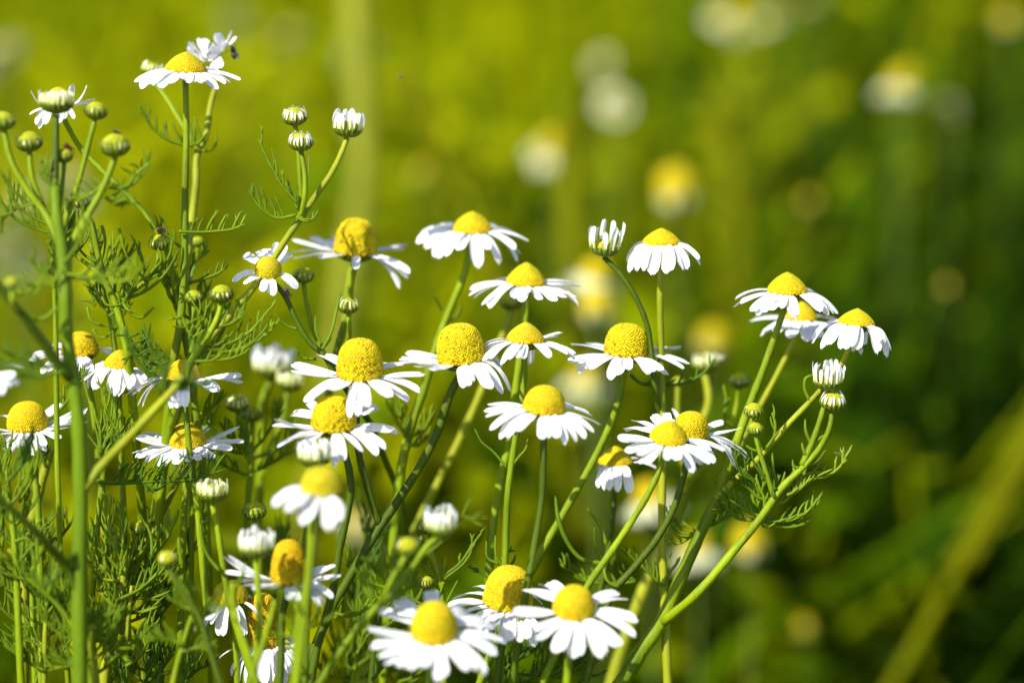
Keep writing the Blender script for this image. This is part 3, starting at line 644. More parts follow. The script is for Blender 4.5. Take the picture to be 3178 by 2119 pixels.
t = flower_plant('daisy with backswept petals, its dome in front of another dome', (1290, 1500), -8)
s = flower_head(t, 'H', (612, 835, 5, 160), -8, 26, 6, [(410,108),(430,120),(515,15,1),(455,60,1),(455,185),(520,200),(545,250),(580,255),(690,232),(755,225),(860,300),(840,305),(985,248),(950,255),(1050,185),(640,-20,1),(470,80,1),(720,-30,1)], q=1.02, pw=29, **YNG)
stem(t, [(1525,1060,-8),(1500,1112),(1455,1190),(1405,1265),(1350,1345),(1310,1430)], 7.5, 8.5, M_STEM, down=True, start=s)
t = flower_plant('daisy half covered by a pointed-domed one, its two right petals drooping', (1380, 1500), 2)
s = flower_head(t, 'H', (745, 957, -42, 122), 2, 20, 2, [(1155,50,1),(1130,298),(1110,285),(1182,235),(1188,215),(960,230),(850,270),(1060,20,1),(690,-25,1),(760,-60,1),(900,260)], q=.8, N=420, pw=27, lc=118, **OLD)
stem(t, [(1582,1060,2),(1568,1100),(1548,1165),(1510,1235),(1450,1310),(1405,1362),(1385,1430)], 7.5, 8.5, M_STEMD, down=True, start=s)

# --- the branching plant on the right
t = big_plant('branching plant with a sharp white-rayed bud and three drooping daisies', (1400, 1640), 5)
s = flower_head(t, 'G', (1380, 1630, 390, 540), 8, 12, 0, [(1165,610),(1200,590),(1265,640),(1300,670),(1335,650),(1380,635),(1430,620),(1515,688),(1530,670),(1740,665),(1700,640),(1790,655),(1815,660),(1780,600,1),(1190,560,1),(1700,560,1)], pw=30, label='topmost drooping flower head', **YNG)
stem(t, [(1796,728,8),(1760,830),(1722,930),(1690,1020),(1655,1125),(1605,1232),(1562,1330),(1518,1430),(1470,1500),(1420,1580)], 7, 18, M_STEM, down=True, start=s)
s = flower_head(t, 'G', (1500, 1697, 575, 705), 28, 13, 3, [(1265,705),(1320,795),(1345,770),(1400,770),(1485,805),(1510,800),(1600,832),(1620,820),(1665,805),(1690,800),(1790,760),(1830,690,1),(1300,690,1)], pw=30, label='flower head behind the topmost one', **YNG)
stem(t, [(1822,785,28),(1790,850),(1742,940),(1706,1010),(1672,1090,8)], 6, 7, M_STEMY, start=s)
s = flower_head(t, 'G', (1830, 2062, 618, 735), 4, 10, 5, [(1665,840),(1710,872),(1740,850),(1815,875),(1850,878),(1880,860),(1925,882),(2095,845),(2060,830),(2120,930),(2135,885),(2050,905),(2000,905,1),(1960,890,1),(1700,800,1)], pw=28, q=1.1, lift=.12, label='outermost drooping flower head', **YNG)
stem(t, [(1947,805,4),(1925,850),(1872,910),(1800,985),(1740,1055),(1685,1105),(1645,1145,5)], 6, 7.5, M_STEMY, start=s)
s = bud_head(t, 'G', 'crown', 1765, 1045, 98, 0, 14, 0, 20, 1.25, label='bud with a crown of upright white rays')
stem(t, [(1898,890,0),(1888,950),(1868,1010),(1842,1068,0)], 5.5, 8, M_STEM, start=s)
s = bud_head(t, 'G', 'stub', 1795, 1200, 86, 0, 22, 2, 16, label='bud with short white ray stubs')
stem(t, [(1914,940,0),(1906,980),(1885,1025),(1845,1072),(1800,1115),(1752,1182),(1685,1265),(1595,1368),(1522,1428,4)], 5.5, 11, M_STEM, start=s)
s = bud_head(t, 'G', 'closed', 1295, 1262, 64, 0, 22, 0, 10, tint=1.1)
stem(t, [(1731,962,0),(1733,985),(1740,1010)], 3.5, 4, start=s)
s = bud_head(t, 'G', 'closed', 1306, 1378, 54, -1, 18, 0, 8, tint=1.2)
stem(t, [(1734,1000,-1),(1744,1035),(1760,1085),(1778,1142,0)], 4.5, 6, M_STEM, start=s)
for L, n, m in (([(1370,420),(1250,380),(1140,310),(1110,130)], 3, M_LEAFD), ([(1290,600),(1400,610),(1530,560),(1620,460)], 7, None), ([(1260,590),(1340,630),(1450,640),(1535,620)], 1, None), ([(1250,580),(1290,640),(1370,610)], 0, None), ([(1260,580),(1180,540),(1100,490),(1020,470)], 7, M_LEAF),
                ([(1480,300),(1560,340),(1640,345),(1740,280),(1785,190)], 5, M_LEAFY), ([(1500,290),(1460,280),(1455,240)], 0, None), ([(1500,290),(1600,250),(1655,180)], 1, None), ([(1560,140),(1530,60),(1530,0)], 0, None), ([(1530,210),(1515,170),(1510,140)], 0, None), ([(1600,130),(1640,100),(1690,95)], 0, None),
                ([(1300,170),(1345,100),(1350,20),(1330,-40)], 2, None), ([(1290,180),(1225,185),(1175,155)], 1, None), ([(1370,410),(1340,310),(1335,200)], 1, None), ([(1385,400),(1400,350),(1410,310)], 0, None), ([(1380,480),(1440,450),(1500,360),(1550,380)], 7, M_LEAFY), ([(1360,420),(1290,350),(1230,270),(1210,190)], 0, M_LEAFD), ([(1270,570),(1220,480),(1210,380)], 3, None), ([(1290,560),(1280,450),(1260,400)], 2, None), ([(1420,450),(1480,430),(1540,390)], 5, M_LEAFY), ([(1330,480),(1260,470),(1180,400),(1130,380)], 6, None), ([(1280,560),(1330,520),(1420,480),(1480,350)], 6, M_LEAFY), ([(1230,600),(1130,590),(1060,540),(1010,560)], 6, None), ([(1290,600),(1420,590),(1520,570),(1610,500)], 7, None), ([(1350,470),(1320,380),(1270,300)], 3, M_LEAFD), ([(1270,590),(1380,640),(1480,630),(1560,600)], 3, None)):
    leaf(t, 'H', L, U(-1, 5), int(n * 1.3 + .5), 36, 3.7, m=m)
leaf(t, 'G', [(1645,1200),(1615,1120),(1625,1060),(1665,1040)], 4, 0, r=4)
for L, n in (([(920,650),(1000,620),(1100,560),(1200,500)], 9), ([(860,680),(780,670),(740,600),(740,540)], 6), ([(900,650),(800,730),(720,750)], 4), ([(700,1000),(720,920),(770,850)], 3), ([(680,990),(630,940),(540,860),(400,740)], 8), ([(1010,480),(1020,420),(1010,370)], 4)): leaf(t, 'H', L, 9, n, 36)

t = big_plant('blurred plant behind the right hand branches, with white buds and a green one', (1390, 1640), 44)
s = bud_head(t, 'G', 'crown', 990, 950, 82, 48, 10, 0, 16, .9, mp=M_CREAM)
stem(t, [(1632,856,48),(1628,920),(1600,1000),(1575,1120),(1530,1240),(1485,1335),(1445,1440),(1400,1580)], 8, 14, M_STEMY, down=True, start=s)
s = bud_head(t, 'G', 'crown', 1070, 930, 40, 52, 10, 10, 10, 1.0, mp=M_PETAL)
stem(t, [(1660,845,52),(1645,880),(1632,930,48)], 4, 5, start=s)
s = bud_head(t, 'G', 'closed', 1208, 1075, 68, 36, 16, 0, tint=.6)
stem(t, [(1697,898,36),(1690,940),(1660,1010),(1600,1090),(1572,1130,44)], 5, 6, M_STEM, start=s)
s = bud_head(t, 'G', 'closed', 820, 1080, 40, 42, 16, 0, tint=1.6)
stem(t, [(1557,890,42),(1556,930),(1560,990),(1574,1110,44)], 6, 7, M_STEMY, start=s)
leaf(t, 'G', [(1120,1330),(1115,1250),(1120,1200),(1105,1100)], 26, 1, 40, r=4)
leaf(t, 'G', [(1160,1370),(1120,1320),(1110,1260)], 26, 0, r=5)

# --- left group of daisies
t = flower_plant('daisy standing just behind the thick blurred stem', (240, 1100), 12)
s = flower_head(t, 'B', (430, 678, 730, 900), 10, 14, 0, [(200,930),(215,905),(310,1010),(360,1000),(450,1010),(560,1040),(600,1040),(670,1010),(780,860,1),(330,820,1),(650,1000),(740,900,1)], q=.85, lc=115)
stem(t, [(197,850,10),(210,920),(222,1000),(230,1100)], 7, 8, down=True, start=s)
t = flower_plant('daisy with long hanging petals, right of the thick blurred stem', (240, 1200), 5)
s = flower_head(t, 'B', (720, 935, 845, 985), 4, 12, 4, [(585,1065),(600,1125),(665,1125),(690,1120),(800,1170),(840,1170),(925,1120),(980,1140),(1010,1090),(580,1050,1),(760,1060,1)], pw=33, lift=.1, **YNG)
stem(t, [(270,905,4),(262,955),(246,1015),(236,1100)], 6, 7, down=True, start=s)
for L, n in (([(700,1560),(650,1500),(600,1430)], 2), ([(690,1540),(690,1430),(680,1330)], 5), ([(720,1560),(800,1450),(880,1350)], 6), ([(720,1568),(850,1500),(900,1400)], 6), ([(700,1540),(740,1440),(750,1380)], 5)): leaf(t, 'B', L, 2, n, 40)
t = flower_plant('daisy veiled by a leafy sprig, with two flat narrow petals to the right', (490, 1640), -2)
s = flower_head(t, 'B', (1140, 1390, 918, 1065), 1, 9, 0, [(865,1160),(905,1165),(945,1240),(980,1245),(1215,1250),(1250,1250),(1300,1245),(1520,1135),(1500,1140),(1670,1078),(1665,1025,1),(1440,1110),(1000,1080,1),(880,1130,1)], N=400, lc=110, lo=(0.62,0.40,0.003), hi=(0.60,0.45,0.004), openf=.9)
stem(t, [(424,900,-2),(430,980),(438,1060),(452,1150),(461,1240),(472,1360),(488,1480),(500,1580)], 6.5, 9, M_STEM, down=True, start=s)
leaf(t, 'C', [(1375,460),(1400,470),(1420,440),(1440,450)], -2, 1, 14, 3)
t = flower_plant('daisy with dark leaf tips crossing its petals, left of the thick stem', (95, 1640), 4)
s = flower_head(t, 'B', (50, 330, 1213, 1420), 4, 18, 0, [(-60,1350),(-10,1430),(20,1540),(95,1560),(120,1565),(190,1520),(270,1568),(300,1545),(345,1510),(350,1540),(450,1460),(500,1385),(490,1270,1),(370,1225,1),(320,1240,1),(605,1350),(600,1265,1),(-40,1310,1)], q=.8, pw=30, lc=122, N=400)
stem(t, [(78,1050,4),(86,1150),(90,1260),(95,1400),(96,1580)], 7, 8, M_STEM, down=True, start=s)
t = flower_plant('daisy crossed by a thin ridged stem, over a dark feathery leaf', (430, 1500), 6)
s = flower_head(t, 'B', (1155, 1415, 1360, 1530), 6, 17, 0, [(955,1450),(925,1560),(960,1590),(1030,1620),(1130,1640),(1250,1630),(1330,1610),(1400,1590),(1500,1590),(1640,1380,1),(1680,1490),(1610,1530),(960,1430,1),(1390,1395,1),(1200,1390,1)], q=.82, pw=32, lc=125, N=400)
stem(t, [(430,1060,6),(425,1150),(418,1300),(415,1450)], 7, 8, M_STEM, down=True, start=s)
t = flower_plant('daisy cut by the frame edge, only its petals showing', (-90, 1300), -10)
s = flower_head(t, 'F', (-90, 5, 790, 858), -34, 14, 0, [(52,880),(45,862),(38,885),(20,905),(-10,920),(-60,925),(-110,910),(-140,880),(-150,850),(40,845,1),(-120,830,1)])
stem(t, [(-42,880,-34),(-50,1000),(-55,1200)], 7, 8, down=True, start=s)
t = flower_plant('old daisy with a tall orange dome, behind blurred stems', (645, 1640), -22)
s = flower_head(t, 'C', (1855, 2095, 580, 890), -20, 13, 0, [(1525,700),(1560,690,1),(1540,805),(1640,880),(1690,870),(1750,900),(1800,890),(2010,960),(2055,975),(2200,1015),(2230,1005),(2280,975),(2330,830),(2285,765,1),(2220,780,1)], q=.74, pw=30, lc=118, lo=(0.50,0.33,0.001), hi=(0.60,0.40,0.001), openf=1.0)
stem(t, [(655,1330,-20),(650,1400),(646,1500),(640,1600)], 8, 9, M_STEMD, down=True, start=s)
t = flower_plant('sharp small daisy with few hanging petals and a beaded dome', (545, 1640), 0)
s = flower_head(t, 'C', (1450, 1693, 870, 1030), 0, 20, -3, [(1440,1110),(1390,1195),(1410,1190),(1470,1140),(1515,1225),(1545,1225),(1675,1228),(1690,1220),(1812,1160),(1740,1180,1),(1650,1130)], N=380, pw=22, q=.85, lo=(0.52,0.40,0.004), hi=(0.40,0.38,0.01), openf=.8, tooth=.03)
stem(t, [(530,1395,0),(536,1440),(542,1500),(545,1580)], 6, 7, down=True, start=s)
t = flower_plant('tall cone-headed old daisy with all petals hanging down', (605, 1700), 4)
s = flower_head(t, 'C', (1690, 1925, 940, 1320), 4, 14, -4, [(1485,1400),(1590,1500),(1640,1560),(1690,1555),(1770,1530),(1825,1545),(1860,1545),(1960,1545),(1930,1500),(2000,1470),(2080,1470),(2155,1390),(2120,1330,1),(1600,1330,1),(2010,1340,1)], N=560, pw=31, q=.72, lo=(0.40,0.28,0.004), hi=(0.66,0.45,0.003), openf=1.0)
stem(t, [(605,1480,4),(606,1530),(606,1600)], 8, 8, down=True, start=s)

t = flower_plant('blurred daisy nearest the lower edge, full ring of broad petals', (985, 1700), -40)
s = flower_head(t, 'E', (770, 1030, 1120, 1345), -38, 32, 0, [(530,1250),(575,1175,1),(550,1345),(600,1390),(640,1430),(700,1440),(760,1450),(840,1440),(930,1515),(960,1500),(1090,1460),(1140,1470),(1190,1495),(1250,1400),(1290,1330),(1235,1275,1),(1180,1230,1),(1080,1190,1),(870,1075,1),(660,1130,1),(700,1110,1)], q=.85, N=340, pw=36)
stem(t, [(990,1500,-38),(985,1560),(980,1640)], 8, 9, down=True, start=s)
t = flower_plant('daisy with a bright egg-shaped dome between two blurred daisies', (1150, 1700), -8)
s = flower_head(t, 'E', (1180, 1460, 912, 1160), -8, 21, 6, [(970,1130),(1010,1180),(1085,1225),(1130,1245),(1180,1260),(1215,1240),(1280,1320),(1320,1300),(1380,1310),(1420,1290),(1460,1340),(1120,1048,1),(1480,1250),(1000,1120,1),(1500,1150,1)], q=.78, N=460, pw=32, lo=(0.60,0.45,0.004), hi=(0.66,0.50,0.006), openf=.2)
stem(t, [(1165,1420,-8),(1150,1500),(1140,1600)], 8, 9, M_STEMD, down=True, start=s)
for L, n in (([(1230,1600),(1330,1450),(1450,1350)], 4), ([(1330,1510),(1500,1530),(1650,1540)], 6), ([(1470,1530),(1600,1460),(1680,1400)], 5), ([(1560,1540),(1680,1500),(1760,1440)], 4), ([(1700,1560),(1760,1520),(1810,1530)], 3), ([(1250,1600),(1280,1450),(1270,1350)], 4), ([(1400,1600),(1480,1500),(1560,1420)], 5), ([(1200,1600),(1180,1500),(1120,1440)], 5), ([(1160,1130),(1200,1060),(1180,960),(1110,940)], 2)): leaf(t, 'E', L, 6, n, 40, m=M_LEAFD)
t = flower_plant('blurred daisy facing up, right of the bright egg-shaped dome', (1300, 1700), -30)
s = flower_head(t, 'E', (1565, 1800, 1030, 1210), -28, 30, 2, [(1340,1150),(1400,1060,1),(1440,1240),(1480,1300),(1570,1365),(1600,1350),(1670,1398),(1700,1380),(1820,1402),(1850,1380),(1910,1340),(1940,1330),(2038,1211),(2024,1297),(1944,1079,1),(1990,1110,1),(1540,1035,1),(1500,1040,1)], q=.85, N=340, pw=36)
stem(t, [(1310,1440,-28),(1305,1520),(1300,1620)], 8, 9, down=True, start=s)

# --- bud stalks
t = big_plant('blurred pair of white half-open heads behind, left of the bulging daisies', (600, 1300), 58)
s = bud_head(t, 'F', 'crown', 625, 828, 46, 56, 10, 2, 22, 1.1)
stem(t, [(615,862,56),(606,910),(600,1000),(596,1150)], 8, 9, M_STEM, down=True, start=s)
s = bud_head(t, 'F', 'crown', 665, 868, 32, 52, 10, 10, 14, 1.0, mp=M_CREAM)
stem(t, [(662,892,52),(655,940),(630,1010),(602,1100,56)], 6, 7, M_STEM, start=s)
t = big_plant('two pale green buds close together above hazy feathery leaves', (570, 1400), 24)
s = bud_head(t, 'F', 'stub', 545, 926, 27, 22, 16, 0, 14, mp=M_CREAM)
stem(t, [(547,948,22),(562,1000),(575,1060),(570,1150)], 5, 7, down=True, start=s)
s = bud_head(t, 'F', 'closed', 578, 950, 25, 26, 16, 0)
stem(t, [(578,970,26),(578,1010),(576,1060,22)], 5, 6, start=s)
for L, n in (([(1720,1560),(1600,1480),(1540,1380)], 7), ([(1730,1560),(1800,1480),(1900,1330),(1920,1200)], 8), ([(1700,1600),(1680,1450),(1650,1340)], 7), ([(1740,1600),(1860,1560),(2000,1450),(2030,1350)], 9), ([(1700,1560),(1620,1560),(1480,1480)], 7), ([(1720,1700),(1850,1650),(2010,1560)], 9), ([(1700,1720),(1560,1660),(1430,1600)], 8)): leaf(t, 'B', L, U(16, 30), n, 40)
t = bud_plant('cream white half-open head on a thin stem over the feathery leaf', (590, 1640), -12)
s = bud_head(t, 'C', 'crown', 1452, 232, 110, -12, 10, 2, 18, .85, mp=M_CREAM)
stem(t, [(491,1150,-12),(499,1210),(508,1270),(524,1365),(540,1430),(562,1500),(590,1580)], 6.5, 8, M_STEM, down=True, start=s)
leaf(t, 'C', [(1500,800),(1420,700),(1380,600),(1370,440)], -14, 0, r=5)
leaf(t, 'C', [(1240,760),(1230,680),(1220,570)], -16, 0, r=5)
t = bud_plant('white half-open head standing in front of the tall orange dome', (590, 1640), -36)
s = bud_head(t, 'C', 'crown', 1750, 600, 122, -34, 10, 0, 18, 1.05)
stem(t, [(588,1272,-34),(592,1340),(597,1400),(590,1480),(580,1580)], 7, 8, M_STEM, down=True, start=s)
t = bud_plant('green bud right above a white half-open head', (580, 1500), 8)
s = bud_head(t, 'C', 'closed', 1738, 388, 86, 8, 16, 0, tint=1.0)
stem(t, [(583,1190,8),(580,1240),(575,1350),(570,1450)], 5, 7, M_STEM, down=True, start=s)
t = bud_plant('blurred yellow button bud on a dark curved stalk', (480, 1500), -36)
s = bud_head(t, 'C', 'stub', 1140, 710, 72, -34, 26, 0, 3, mp=M_CREAM, lo=(0.5, 0.46, 0.01), tint=1.5)
stem(t, [(384,1300,-34),(400,1330),(428,1370),(455,1410),(478,1480)], 6, 7, M_STEMD, down=True, start=s)
t = big_plant('leafy sprig with a tight ribbed green bud amid upright leaf threads', (240, 1640), 0)
s = bud_head(t, 'C', 'closed', 950, 500, 62, 0, 22, 14, 10, tint=1.25)
stem(t, [(318,1228,0),(308,1255),(295,1290),(287,1310,0)], 5, 6, M_STEMY, start=s)
s = bud_head(t, 'C', 'closed', 838, 572, 50, 0, 20, -6, 8, tint=1.3)
stem(t, [(282,1245,0),(286,1290),(282,1340),(274,1390),(262,1450),(246,1510),(236,1600)], 5.5, 13, M_STEMY, down=True, start=s)
s = bud_head(t, 'C', 'closed', 905, 715, 24, 0, 20, 4, 6, tint=1.3)
stem(t, [(303,1248,0),(296,1275),(284,1330,0)], 3, 4, M_STEMY, start=s)
for L, n in (([(850,640),(770,580),(740,430),(720,265)], 5), ([(820,800),(720,690),(650,620),(600,540)], 8), ([(1040,680),(1110,620),(1150,540),(1190,440)], 7), ([(880,660),(990,640),(1020,500),(1015,380)], 3), ([(840,620),(835,480),(810,330)], 4), ([(820,900),(900,800),(960,700),(990,600)], 8), ([(800,1000),(950,930),(1080,830),(1190,700)], 9), ([(790,1050),(700,960),(690,860)], 5), ([(780,1080),(880,1000),(1100,1000)], 8), ([(850,700),(930,640),(900,540)], 3), ([(1040,700),(1030,560),(1000,480)], 2), ([(870,780),(880,700),(860,640)], 3), ([(820,830),(830,760),(820,700)], 4), ([(760,1150),(850,1100),(1000,1080)], 7), ([(810,870),(700,850),(640,760)], 5), ([(840,760),(960,700),(1080,560)], 6)):
    leaf(t, 'C', L, U(-4, 5), n, 50, 4.0, m=M_LEAFY if n in (5, 3) else M_LEAF)
t = bud_plant('small pale bud with a smaller one below, deep in the leafy corner', (230, 1700), -30)
s = bud_head(t, 'C', 'closed', 575, 1085, 58, -28, 18, 0, 14, tint=1.6)
stem(t, [(192,1425,-28),(200,1460),(212,1500),(222,1580)], 5, 7, M_STEMY, down=True, start=s)
s = bud_head(t, 'C', 'closed', 630, 1180, 34, -28, 18, 0, 8, tint=1.6)
stem(t, [(211,1450,-28),(212,1490,-28)], 4, 5, start=s)
t = bud_plant('pale out of focus bud low among leaves, beside the cone-headed daisy', (440, 1700), 24)
s = bud_head(t, 'C', 'stub', 1290, 1205, 58, 26, 16, 0, 12, mp=M_CREAM, tint=1.4)
stem(t, [(434,1465,26),(425,1500),(405,1580)], 9, 10, M_STEMY, down=True, start=s)
t = big_plant('hazy plant with a bright white half-open head and a yellow green button', (820, 1700), -34)
s = bud_head(t, 'E', 'crown', 935, 655, 92, -35, 16, 2, 18, 1.15, mp=M_PETAL, tint=1.5)
stem(t, [(1005,1220,-35),(985,1250),(950,1300),(900,1360),(850,1410),(800,1470),(740,1560),(690,1640)], 7, 10, M_STEM, down=True, start=s)
s = bud_head(t, 'E', 'stub', 750, 795, 70, -42, 24, 0, 3, mp=M_CREAM, lo=(0.45, 0.44, 0.01), tint=1.4)
stem(t, [(932,1275,-42),(910,1310),(890,1350),(870,1390,-35)], 5, 6, start=s)
for L, n in (([(700,1050),(600,960),(520,890)], 8), ([(690,1060),(690,950),(640,850)], 8), ([(560,1160),(520,1040),(480,960)], 7), ([(850,850),(960,760),(1080,640),(1150,680)], 7), ([(640,1110),(740,1050),(800,1000)], 6)): leaf(t, 'E', L, -30, n, 40)
t = big_plant('slim sprig with ribbed green buds above and beside its stem', (985, 1600), 4)
s = bud_head(t, 'E', 'closed', 845, 695, 46, 4, 20, 6, 8, tint=.8)
stem(t, [(978,1225,4),(990,1270),(1008,1320),(1016,1380),(1018,1480)], 5, 8, M_STEM, down=True, start=s)
s = bud_head(t, 'E', 'closed', 835, 758, 34, 5, 18, 0, 6, tint=.65)
stem(t, [(972,1240,5),(982,1265,4),(998,1298,4)], 3, 4, start=s)
s = bud_head(t, 'E', 'closed', 855, 1003, 48, 2, 18, 0, 8, tint=.75)
stem(t, [(980,1352,2),(990,1372),(1012,1395,4)], 4, 4, start=s)
for L, n in (([(945,970),(1040,900),(1110,800),(1190,690)], 4), ([(955,985),(1080,880),(1130,770)], 2), ([(900,970),(850,940),(820,880)], 2), ([(940,970),(955,920),(960,860)], 1), ([(970,1110),(1000,1050),(1030,990)], 0), ([(930,1150),(830,1140),(700,1130)], 2), ([(830,1130),(750,1070),(700,960)], 1), ([(900,1080),(860,1060),(830,1020)], 1), ([(950,1000),(930,1060),(890,1090)], 1)): leaf(t, 'E', L, 3, n, 26, 3.3)

# --- leafy shoots without flowers
def shoot(label, zone, spts, z, leaves, r0=5, r1=8, m=None, lm=None, sl=54, fill=3):
    bx, by = zc(zone, *spts[-1])
    t = tag(empty('chamomile_shoot', None, Vector((PT(bx, by + 60, z).x, PT(bx, by, z).y, 0))), label, 'plant', 'leafy chamomile shoots of the near patch')
    stem(t, [(*zc(zone, *q), z) for q in spts], r0, r1, m or M_STEM, down=True)
    for L, n in leaves: leaf(t, zone, L, z + U(-6, 6), n, sl, m=lm)
    if leaves and fill:
        s_ = .74 * ZONES[zone][2]
        for i in range(fill):
            j = random.randrange(len(spts) - 1); q = random.random()
            x, y = [spts[j][c_] + (spts[j + 1][c_] - spts[j][c_]) * q for c_ in (0, 1)]
            an = math.radians(U(25, 155)) ; ln = U(70, 130) / s_; dx, dy = math.cos(an) * ln, -math.sin(an) * ln
            leaf(t, zone, [(x, y), (x + dx * .35 + U(-10, 10), y + dy * .2 + 8), (x + dx * .8, y + dy * .55), (x + dx, y + dy)], z + U(-12, 12), random.choice((5, 6, 7, 8)), sl, m=lm or random.choice((M_LEAF, M_LEAF, M_LEAFD)))
shoot('sharp dark shoot with antler-like forks at the lower edge', 'C', [(1110,1430),(1090,1500),(1080,1580)], 0,
      [([(980,1580),(1000,1440),(965,1310),(930,1220)], 5), ([(1000,1520),(1060,1400),(1060,1230)], 5), ([(1110,1580),(1105,1430),(1110,1265)], 3), ([(1020,1550),(1120,1450),(1180,1290)], 5), ([(1250,1580),(1260,1480),(1225,1330)], 4), ([(1250,1580),(1330,1490),(1450,1430)], 7), ([(1280,1540),(1320,1440),(1300,1370)], 3), ([(1000,1580),(900,1480),(880,1400)], 5), ([(880,1600),(830,1500),(800,1430)], 4)], 4, 6, M_STEMD, M_LEAFD, 34)
shoot('pale thick shoot rising beside the thick blurred stem', 'C', [(345,-30),(320,60),(270,250),(215,480),(170,800),(160,1100),(160,1580)], 14,
      [([(230,480),(280,560),(300,480)], 3), ([(190,700),(120,640),(60,560)], 5)], 9, 13, M_STEMY)
shoot('bright hazy stem between two leaf fans at mid-left', 'C', [(1240,120),(1180,260),(1110,410),(1050,520),(960,640),(900,800),(880,1000)], 14, [([(1110,410),(1060,470),(1020,560)], 2)], 7, 8, M_STEMY)
shoot('blurred leaf spray in the lowest corner', 'C', [(60,650),(200,850),(330,960),(470,1130),(560,1300),(620,1580)], -24,
      [([(480,1130),(330,960),(200,850),(0,690)], 11), ([(330,960),(380,800),(400,690)], 7), ([(200,850),(250,740),(280,640)], 7), ([(560,1300),(430,1240),(320,1150),(290,1080)], 8), ([(480,1130),(420,1050),(410,930)], 8), ([(600,1400),(700,1300),(780,1180)], 9), ([(560,1300),(650,1200),(660,1080)], 8), ([(610,1500),(500,1460),(380,1400)], 8), ([(520,1200),(620,1150),(760,1110)], 8)], 5, 8, None, None, 44)
shoot('dense leaf spray along the left frame edge', 'C', [(40,100),(60,300),(90,520),(110,760),(120,1000)], -14,
      [([(60,300),(20,150),(0,40)], 8), ([(70,350),(150,250),(190,120),(170,40)], 8), ([(90,500),(170,420),(220,330)], 8), ([(100,640),(20,560),(-30,430)], 9), ([(110,760),(200,660),(260,580)], 8), ([(110,800),(20,760),(-30,680)], 8), ([(90,480),(30,400),(0,300)], 8), ([(120,960),(60,930),(-20,880)], 7), ([(100,600),(180,580),(250,620)], 6), ([(95,330),(110,250),(160,160),(150,10),(140,-70)], 0), ([(120,300),(190,180),(240,60),(225,-60),(215,-90)], 0), ([(130,330),(230,150),(262,0),(252,-130)], 0)], 5, 8)
shoot('leaf spray low between the thick stem and the crossing daisies', 'C', [(620,1150),(640,1300),(660,1580)], -20,
      [([(640,1300),(720,1220),(800,1100)], 8), ([(640,1280),(560,1180),(520,1100)], 8), ([(650,1400),(780,1330),(830,1380)], 7), ([(660,1500),(500,1450),(330,1480)], 9), ([(650,1450),(560,1400),(480,1330)], 8), ([(660,1500),(780,1420),(900,1290)], 9)], 4, 7)
shoot('hazy pale spray in front of the cone-headed daisy', 'C', [(1330,1050),(1280,1200),(1220,1400),(1180,1580)], -30,
      [([(1330,1060),(1250,1050),(1170,1000)], 8), ([(1300,1150),(1400,1110),(1480,1080)], 7), ([(1250,1300),(1130,1270),(1000,1280)], 8), ([(1240,1350),(1380,1330),(1440,1370)], 6), ([(1320,1080),(1290,960),(1260,900)], 7)], 4, 7, None, None, 40, 0)
shoot('pale blurred stems crossing in front of the cone-headed daisy', 'C', [(1590,880),(1590,1000),(1620,1150),(1690,1350),(1760,1580)], -40,
      [([(1590,1050),(1500,1040),(1430,1000)], 2), ([(1600,960),(1640,860),(1680,740)], 1)], 6.5, 7.5, M_STEM, fill=0)
shoot('straight blurred stalk leaning over the cone-headed daisy', 'C', [(1880,1000),(1850,1120),(1800,1290),(1740,1460),(1690,1590)], -40, [], 6, 7, M_STEM)
shoot('upright blurred stalk with leaf wisps, right of the cone-headed daisy', 'C', [(2110,720),(2090,900),(2040,1100),(2020,1300),(2010,1590)], -44,
      [([(2050,1080),(1960,960),(1900,960)], 3), ([(2040,1150),(2130,1180),(2200,1150)], 4), ([(2030,1250),(1940,1240),(1860,1250)], 4)], 6, 7, M_STEM, fill=0)
shoot('feathery spray low beneath the broad-petalled blurred daisy', 'E', [(470,1380),(450,1500),(440,1600)], 26,
      [([(450,1500),(360,1420),(340,1300)], 8), ([(450,1480),(560,1400),(620,1300)], 8), ([(450,1540),(600,1520),(720,1480)], 9), ([(445,1560),(300,1520),(240,1440)], 8), ([(450,1420),(470,1340),(480,1280)], 6)], 5, 7)
shoot('feathery spray at the frame bottom under the egg-shaped dome', 'E', [(700,1500),(690,1560),(680,1620)], 30,
      [([(700,1560),(820,1520),(900,1450)], 8), ([(690,1560),(600,1480),(560,1420)], 8), ([(690,1580),(760,1480),(770,1400)], 7)], 5, 7)

for lab, zn, sp, zz, fl, mm, ll in (
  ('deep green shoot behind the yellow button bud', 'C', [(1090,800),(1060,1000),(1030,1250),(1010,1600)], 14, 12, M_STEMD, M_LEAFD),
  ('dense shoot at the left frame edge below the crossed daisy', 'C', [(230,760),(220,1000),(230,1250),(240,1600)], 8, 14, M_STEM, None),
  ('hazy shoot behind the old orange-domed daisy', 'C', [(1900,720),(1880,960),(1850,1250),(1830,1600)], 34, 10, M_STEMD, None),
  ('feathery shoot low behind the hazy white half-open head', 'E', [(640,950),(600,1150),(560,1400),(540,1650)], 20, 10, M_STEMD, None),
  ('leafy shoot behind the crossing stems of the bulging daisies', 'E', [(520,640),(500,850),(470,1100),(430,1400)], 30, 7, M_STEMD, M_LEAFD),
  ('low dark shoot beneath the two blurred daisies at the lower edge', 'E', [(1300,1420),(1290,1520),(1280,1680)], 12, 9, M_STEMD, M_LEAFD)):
    shoot(lab, zn, sp, zz, [([sp[1], (sp[1][0] + 60, sp[1][1] - 60), (sp[1][0] + 150, sp[1][1] - 190)], 6)], 5, 7, mm, ll, 54, max(4, fl - 4))

